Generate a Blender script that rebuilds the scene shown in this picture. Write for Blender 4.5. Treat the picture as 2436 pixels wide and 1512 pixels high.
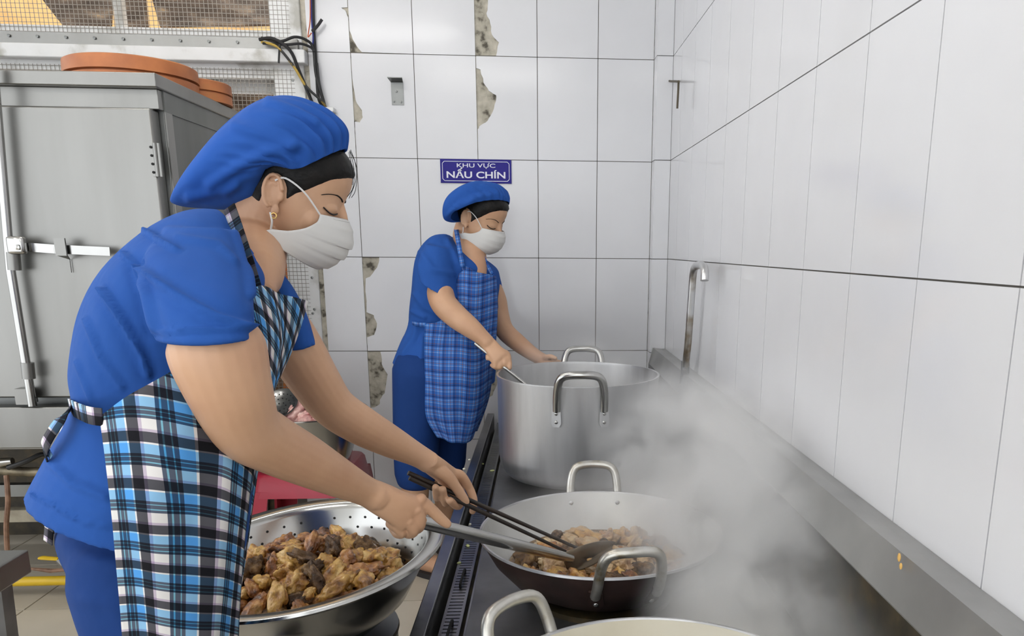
import bpy, bmesh, math, random
import numpy as np
from mathutils import Vector, Matrix, noise
random.seed(7)
S = bpy.context.scene
for o in list(bpy.data.objects): bpy.data.objects.remove(o)
COL = S.collection
# ---------------------------------------------------------------- camera
CF, CX, CY = 1826.7452, 1395.8257, 1008.1372           # focal length and principal point in 2436x1512 pixels
CP, CR, CW = .2242, .0069, .0695                       # pitch, roll, yaw
H = 1.245                                              # eye height
_f = Vector((math.sin(CW)*math.cos(CP), math.cos(CW)*math.cos(CP), -math.sin(CP)))
_r = Vector((math.cos(CW), -math.sin(CW), 0)); _u = _r.cross(_f)
CAMR = _r*math.cos(CR) + _u*math.sin(CR); CAMU = _u*math.cos(CR) - _r*math.sin(CR); CAMF = _f
cam = bpy.data.cameras.new('camera'); camo = bpy.data.objects.new('camera', cam); COL.objects.link(camo)
M3 = Matrix((CAMR, CAMU, -CAMF)).transposed().to_4x4(); M3.translation = Vector((0, 0, H))
camo.matrix_world = M3
cam.sensor_width = 36; cam.lens = 36*CF/2436
cam.shift_x = (1218-CX)/2436; cam.shift_y = (CY-756)/2436; cam.clip_start = .05
S.camera = camo
# ---------------------------------------------------------------- world, exposure
w = bpy.data.worlds.new('daylight'); S.world = w; w.use_nodes = True
w.node_tree.nodes['Background'].inputs[0].default_value = (.93, .965, 1, 1)
w.node_tree.nodes['Background'].inputs[1].default_value = 2.3
S.view_settings.view_transform = 'Standard'; S.view_settings.look = 'None'
S.view_settings.exposure = 0.0; S.view_settings.gamma = 1; S.view_settings.use_curve_mapping = False
TUBE_POWER = 21.0
S.cycles.max_bounces = 6; S.cycles.diffuse_bounces = 3; S.cycles.glossy_bounces = 3; S.cycles.transmission_bounces = 2
# ---------------------------------------------------------------- helpers
def ray(u, v): return CAMR*((u-CX)/CF) - CAMU*((v-CY)/CF) + CAMF
def PY(u, v, Y):
    d = ray(u, v); p = d*(Y/d.y); p.z += H; return p
def PZ(u, v, Z):
    d = ray(u, v); p = d*((Z-H)/d.z); p.z += H; return p
def PX(u, v, X):
    d = ray(u, v); p = d*(X/d.x); p.z += H; return p
V = Vector
class MB:
    def __init__(s): s.v = []; s.f = []
    def add(s, vs, fs):
        b = len(s.v); s.v += [tuple(p) for p in vs]; s.f += [tuple(i+b for i in f) for f in fs]; return s
    def box(s, a, b):
        x0, y0, z0 = a; x1, y1, z1 = b
        return s.add([(x0,y0,z0),(x1,y0,z0),(x1,y1,z0),(x0,y1,z0),(x0,y0,z1),(x1,y0,z1),(x1,y1,z1),(x0,y1,z1)],
                     [(0,3,2,1),(4,5,6,7),(0,1,5,4),(1,2,6,5),(2,3,7,6),(3,0,4,7)])
    def obox(s, c, ax, ay, az):
        c = V(c); vs = []
        for k in (-1, 1):
            for i, j in ((-1,-1),(1,-1),(1,1),(-1,1)): vs.append(c + V(ax)*i + V(ay)*j + V(az)*k)
        return s.add(vs, [(0,3,2,1),(4,5,6,7),(0,1,5,4),(1,2,6,5),(2,3,7,6),(3,0,4,7)])
    def bar(s, a, b, w, h, up=(0,0,1)):
        a, b = V(a), V(b); d = (b-a); up = V(up); sd = d.cross(up).normalized(); u2 = sd.cross(d).normalized()
        return s.obox((a+b)/2, d/2, sd*w/2, u2*h/2)
    def rings(s, R, cap=True, closed=True):
        n = len(R[0]); vs = [p for r in R for p in r]; fs = []
        for i in range(len(R)-1):
            for j in range(n if closed else n-1):
                k = (j+1) % n; fs.append((i*n+j, i*n+k, (i+1)*n+k, (i+1)*n+j))
        if cap: fs.append(tuple(range(n-1, -1, -1))); fs.append(tuple((len(R)-1)*n+j for j in range(n)))
        return s.add(vs, fs)
    def tube(s, path, r, seg=10, cap=True, flat=1.0, nrm=None):
        P = [V(p) for p in path]; rr = r if isinstance(r, (list, tuple)) else [r]*len(P); R = []; last = None
        for i, p in enumerate(P):
            t = (P[min(i+1, len(P)-1)] - P[max(i-1, 0)]).normalized()
            if last is None:
                a = V(nrm) if nrm else (V((0,0,1)) if abs(t.z) < .9 else V((1,0,0)))
            else: a = last
            a = (a - t*a.dot(t)).normalized(); b = t.cross(a); last = a
            R.append([p + (a*math.cos(q)*flat + b*math.sin(q))*rr[i] for q in [2*math.pi*k/seg for k in range(seg)]])
        return s.rings(R, cap)
    def lathe(s, prof, c=(0,0,0), seg=48, cap=False, T=None):
        c = V(c); R = []
        for r, z in prof:
            R.append([(T @ V((r*math.cos(q), r*math.sin(q), z)) if T else V((r*math.cos(q), r*math.sin(q), z))) + c for q in [2*math.pi*k/seg for k in range(seg)]])
        return s.rings(R, cap)
    def ell(s, c, ax, ay, az, n=16, m=10):
        c, ax, ay, az = V(c), V(ax), V(ay), V(az); R = []
        for i in range(1, m):
            t = math.pi*i/m; R.append([c - az*math.cos(t) + (ax*math.cos(q)+ay*math.sin(q))*math.sin(t) for q in [2*math.pi*k/n for k in range(n)]])
        return s.rings(R, True)
    def prism(s, poly, dvec):
        n = len(poly); d = V(dvec); P = [V(p) for p in poly]
        return s.add(P + [p+d for p in P], [tuple(range(n-1,-1,-1)), tuple(range(n, 2*n))] + [(i, (i+1) % n, n+(i+1) % n, n+i) for i in range(n)])
def cr(pts, n=6):
    """smooth curve through control points"""
    P = [V(p) for p in pts]; out = []
    for i in range(len(P)-1):
        a, b, c, d = P[max(i-1,0)], P[i], P[i+1], P[min(i+2,len(P)-1)]
        for k in range(n):
            t = k/n; out.append(.5*((2*b) + (c-a)*t + (2*a-5*b+4*c-d)*t*t + (3*b-a-3*c+d)*t**3))
    out.append(P[-1]); return out
def crs(vals, n): return [p.x for p in cr([(v, 0, 0) for v in vals], n)]
def link(o, parent=None):
    COL.objects.link(o)
    if parent is not None:
        o.parent = parent
        o.matrix_parent_inverse = Matrix.Translation(-world_loc(parent)) if o.type == 'MESH' and not o.get('_loc') else Matrix.Identity(4)
    return o
WL = {}
def world_loc(p): return WL.get(p.name, V((0,0,0)))
def mesh_of(mb, smooth=True, angle=40, name='mesh'):
    me = bpy.data.meshes.new(name); me.from_pydata([tuple(v) for v in mb.v], [], mb.f); me.validate()
    bm = bmesh.new(); bm.from_mesh(me); bmesh.ops.recalc_face_normals(bm, faces=bm.faces); bm.to_mesh(me); bm.free()
    if smooth:
        me.polygons.foreach_set('use_smooth', [True]*len(me.polygons)); me.set_sharp_from_angle(angle=math.radians(angle))
    return me
def obj(name, mb, mat, parent=None, smooth=True, angle=40, bevel=0, solid=0, sub=0):
    me = mesh_of(mb, smooth, angle, name) if isinstance(mb, MB) else mb
    o = bpy.data.objects.new(name, me)
    if mat is not None:
        me.materials.clear(); me.materials.append(mat)
    link(o, parent)
    if bevel:
        m = o.modifiers.new('bevel', 'BEVEL'); m.width = bevel; m.segments = 2; m.limit_method = 'ANGLE'; m.angle_limit = .6
    if solid:
        m = o.modifiers.new('solid', 'SOLIDIFY'); m.thickness = solid; m.offset = 0
    if sub:
        m = o.modifiers.new('sub', 'SUBSURF'); m.levels = sub; m.render_levels = sub
    return o
def tag(o, label, cat, group=None):
    o['label'] = label; o['category'] = cat
    if group: o['group'] = group
    return o
def thing(name, loc, label, cat, group=None):
    e = bpy.data.objects.new(name, None); e.empty_display_size = .05; COL.objects.link(e); e.location = loc; WL[e.name] = V(loc)
    return tag(e, label, cat, group)
def struct(o): o['kind'] = 'structure'; return o
# ---------------------------------------------------------------- materials
MATS = {}
def mat(name, col, rough=.5, metal=0.0, **k):
    m = bpy.data.materials.new(name); m.use_nodes = True; nt = m.node_tree; b = nt.nodes['Principled BSDF']
    b.inputs['Base Color'].default_value = (*col, 1); b.inputs['Roughness'].default_value = rough; b.inputs['Metallic'].default_value = metal
    for q, v in k.items():
        b.inputs[q.replace('_', ' ')].default_value = v
    MATS[name] = m; return m
def nd(m, t, **k):
    n = m.node_tree.nodes.new(t)
    for q, v in k.items(): setattr(n, q, v)
    return n
def lk(m, a, b): m.node_tree.links.new(a, b)
def bs(m): return m.node_tree.nodes['Principled BSDF']
def ramp(m, fac, stops, interp='LINEAR'):
    r = nd(m, 'ShaderNodeValToRGB'); r.color_ramp.interpolation = interp; e = r.color_ramp.elements
    while len(e) > 1: e.remove(e[-1])
    e[0].position = stops[0][0]; e[0].color = (*stops[0][1], 1)
    for p, c in stops[1:]:
        x = e.new(p); x.color = (*c, 1)
    lk(m, fac, r.inputs[0]); return r.outputs[0]
def noisy(m, stops, scale=8, detail=4, coord='Object', stretch=None, rough=None, bump=0, bscale=None, dist=.002, rnd=False):
    tc = nd(m, 'ShaderNodeTexCoord'); mp = nd(m, 'ShaderNodeMapping'); lk(m, tc.outputs[coord], mp.inputs[0])
    if stretch: mp.inputs['Scale'].default_value = stretch
    src = mp.outputs[0]
    if rnd:
        oi = nd(m, 'ShaderNodeObjectInfo'); ad = nd(m, 'ShaderNodeVectorMath', operation='ADD'); sc = nd(m, 'ShaderNodeMath', operation='MULTIPLY'); sc.inputs[1].default_value = 37
        lk(m, oi.outputs['Random'], sc.inputs[0]); lk(m, src, ad.inputs[0]); lk(m, sc.outputs[0], ad.inputs[1]); src = ad.outputs[0]
    n = nd(m, 'ShaderNodeTexNoise'); n.inputs['Scale'].default_value = scale; n.inputs['Detail'].default_value = detail; lk(m, src, n.inputs['Vector'])
    lk(m, ramp(m, n.outputs[0], stops), bs(m).inputs['Base Color'])
    if rough:
        mr = nd(m, 'ShaderNodeMapRange'); mr.inputs[3].default_value, mr.inputs[4].default_value = rough; lk(m, n.outputs[0], mr.inputs[0]); lk(m, mr.outputs[0], bs(m).inputs['Roughness'])
    if bump:
        n2 = nd(m, 'ShaderNodeTexNoise'); n2.inputs['Scale'].default_value = bscale or scale; n2.inputs['Detail'].default_value = 5; lk(m, src, n2.inputs['Vector'])
        bp = nd(m, 'ShaderNodeBump'); bp.inputs['Strength'].default_value = bump; bp.inputs['Distance'].default_value = dist
        lk(m, n2.outputs[0], bp.inputs['Height']); lk(m, bp.outputs[0], bs(m).inputs['Normal'])
    return m
splash_m = noisy(mat('splash_steel', (.35,.35,.34), .42, .9), [(.3,(.38,.38,.37)),(.7,(.50,.50,.485))], 6, 5, rough=(.36,.5))
tile_m = noisy(mat('glazed_white_tile', (.72,.72,.74), .12, Specular_IOR_Level=.45), [(.3,(.70,.70,.72)),(.62,(.75,.75,.77)),(.75,(.69,.69,.685))], 2.2, 4, 'Object', rough=(.08,.2))
grout_m = mat('dark_grout', (.16,.145,.125), .9)
plaster_m = noisy(mat('bare_plaster', (.4,.37,.3), .95), [(.34,(.10,.09,.07)),(.44,(.40,.37,.30)),(.7,(.58,.54,.45))], 26, 6, bump=1, bscale=40, dist=.008)
paint_m = noisy(mat('white_paint_dirty', (.7,.7,.68), .45), [(.3,(.42,.41,.37)),(.45,(.72,.72,.71)),(.8,(.78,.78,.78))], 9, 6)
floor_m = noisy(mat('beige_floor_tile', (.5,.44,.35), .35), [(.3,(.50,.45,.36)),(.7,(.62,.56,.46))], 3, 5)
ceil_m = mat('ceiling_paint', (.75,.75,.74), .8)
steel_m = noisy(mat('brushed_stainless', (.5,.5,.49), .36, 1), [(.3,(.25,.247,.235)),(.7,(.33,.327,.315))], 5, 5, stretch=(1,1,.15), rough=(.32,.46))
steeld_m = noisy(mat('grey_stainless_side', (.3,.31,.31), .4, 1), [(.3,(.17,.175,.17)),(.7,(.27,.275,.27))], 4, 5, stretch=(1,1,.12), rough=(.35,.5))
stove_m = noisy(mat('stove_steel', (.25,.25,.26), .34, 1), [(.3,(.20,.20,.21)),(.7,(.36,.36,.37))], 6, 6, rough=(.22,.45), bump=.12, bscale=60)
stoved_m = noisy(mat('stove_deck_steel', (.1,.1,.1), .45, .8), [(.3,(.13,.13,.135)),(.7,(.30,.30,.305))], 5, 6, rough=(.3,.55))
soot_shade_m = noisy(mat('greasy_soot_and_shade', (.02,.017,.01), .5), [(.3,(.008,.007,.005)),(.55,(.045,.033,.015)),(.75,(.12,.08,.03))], 14, 6)  # soot on the range; also the painted shade under the steamer
alu_m = noisy(mat('worn_aluminium', (.55,.55,.56), .38, .95), [(.28,(.34,.34,.345)),(.50,(.56,.56,.57)),(.72,(.72,.72,.725))], 9, 7, stretch=(1,1,.14), rough=(.3,.5), bump=.06, bscale=90)
aluin_m = noisy(mat('dull_aluminium_inside', (.5,.5,.48), .5, .85), [(.3,(.52,.52,.50)),(.7,(.68,.68,.67))], 6, 5, rough=(.38,.55))
burnt_m = noisy(mat('burnt_wok_outside', (.05,.03,.025), .42, .35), [(.25,(.02,.017,.016)),(.5,(.055,.030,.026)),(.72,(.10,.06,.045))], 7, 7, rough=(.3,.6), bump=.15, bscale=60)
handle_m = noisy(mat('stained_steel_handle', (.5,.45,.35), .35, .9), [(.3,(.30,.24,.14)),(.45,(.55,.53,.48)),(.75,(.66,.65,.62))], 28, 5)
mirror_m = noisy(mat('polished_stainless', (.7,.7,.7), .16, 1), [(.3,(.42,.415,.40)),(.7,(.52,.515,.50))], 5, 4, rough=(.12,.24))
hole_m = mat('dark_hole', (.01,.01,.01), .8)
orange_m = noisy(mat('orange_plastic', (.5,.16,.05), .5), [(.3,(.36,.115,.04)),(.6,(.52,.18,.06)),(.8,(.42,.2,.06))], 9, 5)
red_m = mat('red_plastic', (.36,.012,.035), .32)
cream_m = noisy(mat('cream_enamel_inside', (.62,.58,.46), .4), [(.3,(.55,.50,.37)),(.7,(.68,.64,.53))], 5, 4)
blackrub_m = mat('black_cable', (.012,.012,.013), .5)
yellow_m = mat('yellow_pipe_paint', (.72,.47,.02), .4)
rust_m = noisy(mat('rusty_brown_hose', (.2,.1,.06), .6), [(.3,(.14,.07,.04)),(.7,(.32,.18,.11))], 30, 4)
ochre_m = noisy(mat('ochre_wall', (.7,.42,.16), .8), [(.3,(.62,.34,.12)),(.7,(.80,.50,.20))], 4, 4)
brown_m = noisy(mat('weathered_brown_sheet', (.1,.07,.05), .8), [(.3,(.045,.03,.02)),(.52,(.12,.085,.06)),(.66,(.26,.19,.13)),(.74,(.6,.38,.16))], 9, 8, stretch=(1,1,2.2))
signb_m = mat('sign_blue', (.028,.022,.235), .5, 0, Specular_IOR_Level=.2)
signw_m = mat('sign_white', (.80,.80,.86), .4)
wire_m = mat('galvanised_wire', (.30,.28,.25), .5, .6)
# ================================================================ the room
TW, TH, D, XW = .25, .4016, 3.4034, .5739
X0, Z0, RY0 = -.7269, .7628+H, .8842                     # tile joints
TT = .009                                                # tile thickness
ROWZ = [Z0 + 2*TH - j*TH for j in range(8)]              # joint heights, top to floor
CEIL = 2.84
fl = struct(obj('floor', MB().box((-4.2,-3.2,-.06),(XW+.1,3.9,0)), floor_m, smooth=False))
for i in range(-7, 1):
    for j in range(-4, 6):
        pass
ft = mesh_of(MB().box((0,0,0),(.394,.394,.004)), False, name='floor_tile')
ft.materials.append(floor_m)
for i in range(11):
    for j in range(9):
        x = -4.18 + i*.4; y = -.2 + j*.4
        if x > XW - .4 or y+.394 > D: continue
        o = bpy.data.objects.new('floor_tile', ft); o.location = (x, y, 0); link(o, fl)
struct(obj('ceiling', MB().box((-4.2,-3.2,CEIL),(XW+.1,3.5,CEIL+.08)), ceil_m, smooth=False))
JX = X0 - .168                                           # left end of the tiled wall, at the mesh panels
WB = struct(obj('wall_back', MB().box((JX-.02,D+TT*.6,0),(XW+.1,D+.16,CEIL)), plaster_m, smooth=False))
WR = struct(obj('wall_right', MB().box((XW+TT*.6,-3.2,0),(XW+.12,D+.16,CEIL)), grout_m, smooth=False))
def wp(u, v): p = PY(u, v, D); return (p.x, p.z)
# broken tiles: the outline of the missing glaze on a tile's left or right edge, in wall coordinates, top to bottom
L, Rr = 'L', 'R'
CHIPS = {
 (-1,1): (Rr, [wp(812,18), wp(822,26), wp(829,40)]),
 (0,1): (L, [wp(831,74), wp(845,103), wp(861,124)]),
 (0,2): (L, [wp(838,188), wp(846,238), wp(861,262), wp(863,279), wp(856,291), wp(846,289)]),
 (2,1): (L, [wp(1162,-60), wp(1161,8), wp(1157,32), wp(1166,55), wp(1170,82), wp(1187,101), wp(1180,133)]),
 (2,2): (L, [wp(1137,163), wp(1143,166), wp(1150,196), wp(1163,216), wp(1180,226), wp(1180,240), wp(1172,266), wp(1160,287), wp(1142,299), wp(1138,306)]),
 (0,4): (L, [wp(902,609), wp(897,636), wp(880,658), wp(870,662), wp(872,742), wp(889,749), wp(897,769), wp(890,796), wp(876,801)]),
 (0,5): (L, [wp(905,836), wp(908,865), wp(922,890), wp(915,935), wp(904,950), wp(902,962), wp(890,969)]),
 (2,5): (L, [wp(1172,845), wp(1185,880), wp(1182,915), wp(1172,940), wp(1160,948)]),
 (1,6): (L, [wp(1010,1040), wp(1020,1060), wp(1012,1090)]),
}
def tile_poly(x0, x1, z1, z0, chip, g=.0014):
    x0 += g; x1 -= g; z0 += g; z1 -= g
    if not chip: return [(x0,z0),(x1,z0),(x1,z1),(x0,z1)]
    side, pts = chip
    pts = [(min(max(x, x0+.0006), x1-.001), min(max(z, z0), z1)) for x, z in pts]
    rough = []
    for (a, b), (c, d) in zip(pts, pts[1:]):
        for k in range(3):
            t = k/3; rough.append((a+(c-a)*t + random.uniform(-.003,.003)*(k > 0), b+(d-b)*t))
    rough.append(pts[-1]); rough = [(max(x, x0+.0004) if side == L else min(x, x1-.0004), z) for x, z in rough]
    if side == L:
        P = [(x0,z0),(x1,z0),(x1,z1)]
        if rough[0][1] < z1-.004: P += [(x0,z1),(x0,rough[0][1]+.002)]
        P += rough
        if rough[-1][1] > z0+.004: P += [(x0,rough[-1][1]-.002)]
        else: P = P[1:]
        return P
    P = [(x0,z0),(x1,z0)]
    if rough[-1][1] > z0+.004: P += [(x1, rough[-1][1]-.002)]
    P += rough[::-1] + [(x1, rough[0][1]+.002),(x1,z1),(x0,z1)]
    return P
full = mesh_of(MB().prism([(x,0,z) for x, z in tile_poly(0,TW,TH,0,None)], (0,TT,0)), False, name='tile'); full.materials.append(tile_m)
gm = MB()
PXL = .506                                               # left face of the corner strip
for r in range(len(ROWZ)-1):
    z1, z0 = ROWZ[r], ROWZ[r+1]
    for c in range(-1, 5):
        x0, x1 = X0 + c*TW, X0 + (c+1)*TW
        if c == -1: x0 = JX
        if c == 4: x1 = PXL
        key = (c, r)
        if c in (-1, 4) or key in CHIPS:
            mb = MB().prism([(x, D, z) for x, z in tile_poly(x0, x1, z1, z0, CHIPS.get(key))], (0, TT, 0))
            obj('tile', mb, tile_m, WB, smooth=False)
        else:
            o = bpy.data.objects.new('tile', full); o.location = (x0, D, z0); link(o, WB)
    # grout behind the joints
    gm.box((JX, D+.0035, z0-.003), (PXL, D+TT, z0+.003))
for c in range(0, 5):
    zs = [(ROWZ[r], ROWZ[r+1]) for r in range(len(ROWZ)-1) if (c, r) not in CHIPS]
    for a, b in zs: gm.box((X0+c*TW-.003, D+.0035, b), (X0+c*TW+.003, D+TT, a))
obj('grout', gm, grout_m, WB, smooth=False)
# the narrow tiled corner strip, standing a little proud of the back wall
STRIP = .075
cs = struct(obj('trim_1', MB().box((PXL+TT, D-STRIP+TT, 0), (XW+.02, D+.02, CEIL)), grout_m, smooth=False))
for r in range(len(ROWZ)-1):
    z1, z0 = ROWZ[r]-.0014, ROWZ[r+1]+.0014
    obj('tile', MB().box((PXL+.001, D-STRIP, z0), (XW-.001, D-STRIP+TT, z1)), tile_m, cs, smooth=False)
    obj('tile', MB().box((PXL, D-STRIP+TT, z0), (PXL+TT, D-.001, z1)), tile_m, cs, smooth=False)
fullr = mesh_of(MB().prism([(0,y,z) for y, z in tile_poly(0,TW,TH,0,None)], (TT,0,0)), False, name='tile'); fullr.materials.append(tile_m)
for k in range(-12, 10):
    for r in range(len(ROWZ)-1):
        y = RY0 + k*TW
        if y + TW > D - STRIP + .002:
            obj('tile', MB().box((XW, y+.0014, ROWZ[r+1]+.0014), (XW+TT, D-STRIP-.001, ROWZ[r]-.0014)), tile_m, WR, smooth=False)
        else:
            o = bpy.data.objects.new('tile', fullr); o.location = (XW, y, ROWZ[r+1]); link(o, WR)
# ---- mesh panels left of the tiled wall: jamb, rails, two framed wire screens, the yard behind
jb = MB()
def wbox(mb, u0, v0, u1, v1, Y, th):
    a = PY(u0, v0, Y); b = PY(u1, v1, Y)
    return mb.box((min(a.x,b.x), Y, min(a.z,b.z)), (max(a.x,b.x), Y+th, max(a.z,b.z)))
W1 = struct(obj('window_1', wbox(MB(), 700, -160, 741, 1330, D-.004, .12), paint_m, None, bevel=.004))
XL = -4.2
zA = PY(300, 100, D).z; zB = PY(300, 122, D).z; zC = PY(300, 150, D).z; zT = CEIL
xs0 = PY(655, 60, D).x; xs1 = PY(697, 60, D).x
obj('ledge', MB().box((XL, D-.05, zC+.005), (xs1+.05, D+.14, zB+.012)), paint_m, W1, bevel=.004)
obj('angle_rail', MB().box((XL, D-.03, zB+.012), (xs1+.02, D+.02, zA+.02)), steel_m, W1)
obj('rail', MB().box((XL, D, zA+.02), (xs1, D+.035, zA+.055)), paint_m, W1)
obj('stile', MB().box((xs0, D, zA+.02), (xs1, D+.035, zT)), paint_m, W1)
mx = PY(280, 40, D).x
obj('mullion', MB().box((mx-.022, D+.02, zA+.02), (mx+.012, D+.05, zT)), paint_m, W1)
lx0 = PY(662, 200, D).x; lx1 = PY(708, 200, D).x; zl0 = .42
obj('rail', MB().box((XL, D, zC-.045), (lx1, D+.035, zC+.005)), paint_m, W1)
obj('stile', MB().box((lx0, D, zl0), (lx1, D+.035, zC-.045)), paint_m, W1)
# inner sash behind the lower screen
zi = PY(500, 190, D).z
obj('sash', MB().box((XL, D+.09, zi-.03), (lx0-.0, D+.12, zi+.045)).box((lx0-.05, D+.09, .42), (lx0+.02, D+.12, zi-.03)), paint_m, W1)
obj('lower_wall', MB().box((XL, D+.0, 0), (lx1, D+.12, .42)), grout_m, W1, smooth=False)
def screen(x0, x1, z0, z1, y, pitch=.0165, r=.0009):
    mb = MB(); n = int((x1-x0)/pitch); m = int((z1-z0)/pitch)
    for i in range(n+1):
        x = x0 + i*pitch; mb.box((x-r, y-r, z0), (x+r, y+r, z1))
    for j in range(m+1):
        z = z0 + j*pitch; mb.box((x0, y-r, z-r), (x1, y+r, z+r))
    return mb
s1 = obj('wire_screen', screen(-2.75, xs1-.01, zA+.03, 2.55, D-.004), wire_m, W1, smooth=False); s1['kind'] = 'stuff'
s2 = obj('wire_screen', screen(-2.75, lx1-.01, .45, zC-.01, D-.004), wire_m, W1, smooth=False); s2['kind'] = 'stuff'
nail = mesh_of(MB().lathe([(.0001,-.003),(.0055,-.002),(.0055,.001),(.0001,.002)], seg=10, T=Matrix.Rotation(math.pi/2,3,'X')), name='nail'); nail.materials.append(steeld_m)
for u, v in [(20+k*68, 84+k*2.0) for k in range(9)] + [(82,128),(175,130),(385,136),(490,139)] + [(696,190),(742,660),(748,735),(744,745)]:
    p = PY(u, v, D-.035 if v < 120 else D-.006); o = bpy.data.objects.new('nail', nail); o.location = p; link(o, W1)
# the yard behind the screens
yw = struct(obj('wall_yard', MB().box((-5.5, 5.2, -.2), (.5, 5.3, 5.0)), ochre_m, smooth=False))
# ================================================================ yard sheets, fittings on the wall
def slab(name, quad, th, m, label, cat):
    P = [V(p) for p in quad]; n = (P[1]-P[0]).cross(P[3]-P[0]).normalized()*th
    return tag(obj(name, MB().prism(P, n), m, smooth=False), label, cat)
YS = 4.3
slab('awning_sheet', [PY(345,-60,YS), PY(700,-60,YS+.2), PY(655,58,YS), PY(380,62,YS)], .03, brown_m, 'weathered brown roof sheet hanging behind the upper wire screen', 'roof sheet')
slab('rusty_panel', [PY(70,-40,YS), PY(268,-40,YS), PY(262,60,YS), PY(150,62,YS)], .02, brown_m, 'stained brown panel seen through the screen left of the mullion', 'panel')
slab('leaning_board', [PY(290,-60,YS-.2), PY(335,-60,YS-.2), PY(350,90,YS-.2), PY(285,90,YS-.2)], .03, brown_m, 'narrow brown board upright behind the wire screen mullion', 'board')
slab('dark_shutter', [PY(430,190,YS-.3), PY(675,185,YS-.3), PY(690,1200,YS-.3), PY(430,1200,YS-.3)], .03, brown_m, 'dark brown shutter behind the lower wire screen', 'shutter')
slab('orange_plank', [PY(672,560,3.75), PY(716,560,3.75), PY(700,1290,3.75), PY(676,1290,3.75)], .03, orange_m, 'orange plank leaning behind the screen beside the wall jamb', 'plank')
# conduit strip and cables down the jamb
def cable(name, pts, r, m, label, n=6):
    return tag(obj(name, MB().tube(cr(pts, n), r, 8), m), label, 'cable')
DC = D - .012
cable('power_cable', [PY(744,-60,DC),PY(746,60,DC),PY(752,150,DC),PY(757,230,DC-.01),PY(770,255,DC)], .006, blackrub_m, 'thick black cable running straight down the wall jamb')
cable('power_cable', [PY(740,-60,DC-.01),PY(741,40,DC-.012),PY(745,90,DC-.012),PY(742,112,DC-.01)], .003, mat('blue_wire',(.02,.03,.2),.5), 'thin blue wire beside the thick black cable')
cable('power_cable', [PY(737,-60,DC-.016),PY(738,40,DC-.016),PY(734,75,DC-.016),PY(733,88,DC-.016),PY(741,78,DC-.016)], .0022, mat('orange_wire',(.5,.1,.03),.5), 'thin orange wire looping back beside the blue wire')
cable('power_cable', [PY(617,94,DC-.05),PY(650,92,DC-.06),PY(690,120,DC-.05),PY(712,170,DC-.03),PY(735,225,DC-.02),PY(747,255,DC-.01)], .0065, blackrub_m, 'black cable sagging from the rail to the switch box')
cable('power_cable', [PY(622,100,DC-.045),PY(660,112,DC-.06),PY(700,160,DC-.05),PY(728,205,DC-.04),PY(765,240,DC-.03),PY(775,254,DC-.01)], .005, noisy(mat('yellow_black_wire',(.3,.2,.02),.5),[(.48,(.02,.02,.02)),(.55,(.45,.3,.05))],18), 'yellow and black cable slanting down to the switch box')
cable('power_cable', [PY(622,90,DC-.05),PY(665,99,DC-.055),PY(700,88,DC-.045),PY(728,95,DC-.03),PY(745,115,DC-.015),PY(752,180,DC-.015),PY(772,250,DC-.01)], .0055, blackrub_m, 'black cable arching from the rail over to the jamb')
cable('power_cable', [PY(625,103,DC-.05),PY(680,106,DC-.05),PY(715,104,DC-.04),PY(738,112,DC-.025),PY(748,122,DC-.02)], .005, blackrub_m, 'short black cable from the rail under the arching cable')
cable('power_cable', [PY(754,150,DC-.012),PY(760,200,DC-.015),PY(774,252,DC-.01)], .0045, blackrub_m, 'thin black cable along the jamb down to the switch box')
cable('cable_tie', [PY(742,75,DC-.02),PY(755,62,DC-.02),PY(766,46,DC-.02)], [.004,.007,.006]*1 + [.006]*10, blackrub_m, 'frayed black tape end sticking out from the cables')
cable('tape_strip', [PY(666,105,DC-.06),PY(664,128,DC-.06),PY(663,150,DC-.06)], .004, blackrub_m, 'black tape end hanging from the cable bundle')
# switch box
sb = thing('switch_box', PY(785,300,D), 'old white switch box on the jamb behind the cooks cap', 'switch box')
a = PY(768,258,D); b = PY(802,340,D)
obj('box', MB().box((a.x, D-.035, b.z), (b.x, D, a.z-.018)), paint_m, sb, bevel=.003)
obj('lid', MB().box((a.x-.003, D-.038, a.z-.018), (b.x+.003, D, a.z)), paint_m, sb, bevel=.003)
obj('rocker_switch', MB().box((a.x+.02, D-.042, b.z+.05), (b.x-.012, D-.035, a.z-.04)), signw_m, sb, bevel=.002)
# steel bracket on the tiles
br = thing('wall_bracket', PY(945,220,D), 'small bent steel bracket screwed to the wall tiles', 'bracket')
a = PY(930,196,D); b = PY(961,250,D)
obj('plate', MB().box((a.x, D-.003, b.z), (b.x, D, a.z)), steeld_m, br)
c0 = PY(920,191,D-.05); c1 = PY(955,191,D-.05)
obj('shelf', MB().prism([(a.x,D,a.z),(b.x,D,a.z),(c1.x+.003,D-.05,a.z+.008),(c0.x+.002,D-.05,a.z+.008)], (0,0,.003)), steeld_m, br)
for u, v in ((937,241),(954,242),(943,217)):
    p = PY(u, v, D-.003); obj('screw', MB().lathe([(.0001,-.004),(.005,-.003),(.005,0),(.0001,0)], p, 10, T=Matrix.Rotation(-math.pi/2,3,'X')), steeld_m, br)
# wire hook at the corner strip
hk = [PX(1588,182,XW-.004), PX(1590,192,XW-.012), PX(1612,194,XW-.03), PX(1614,200,XW-.03), PX(1611,258,XW-.03)]
tag(obj('wall_hook', MB().tube(cr(hk, 4), .004, 8), mat('old_iron',(.12,.10,.07),.6,.6)), 'bent rusty wire hook on the right wall near the corner', 'hook')
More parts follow.
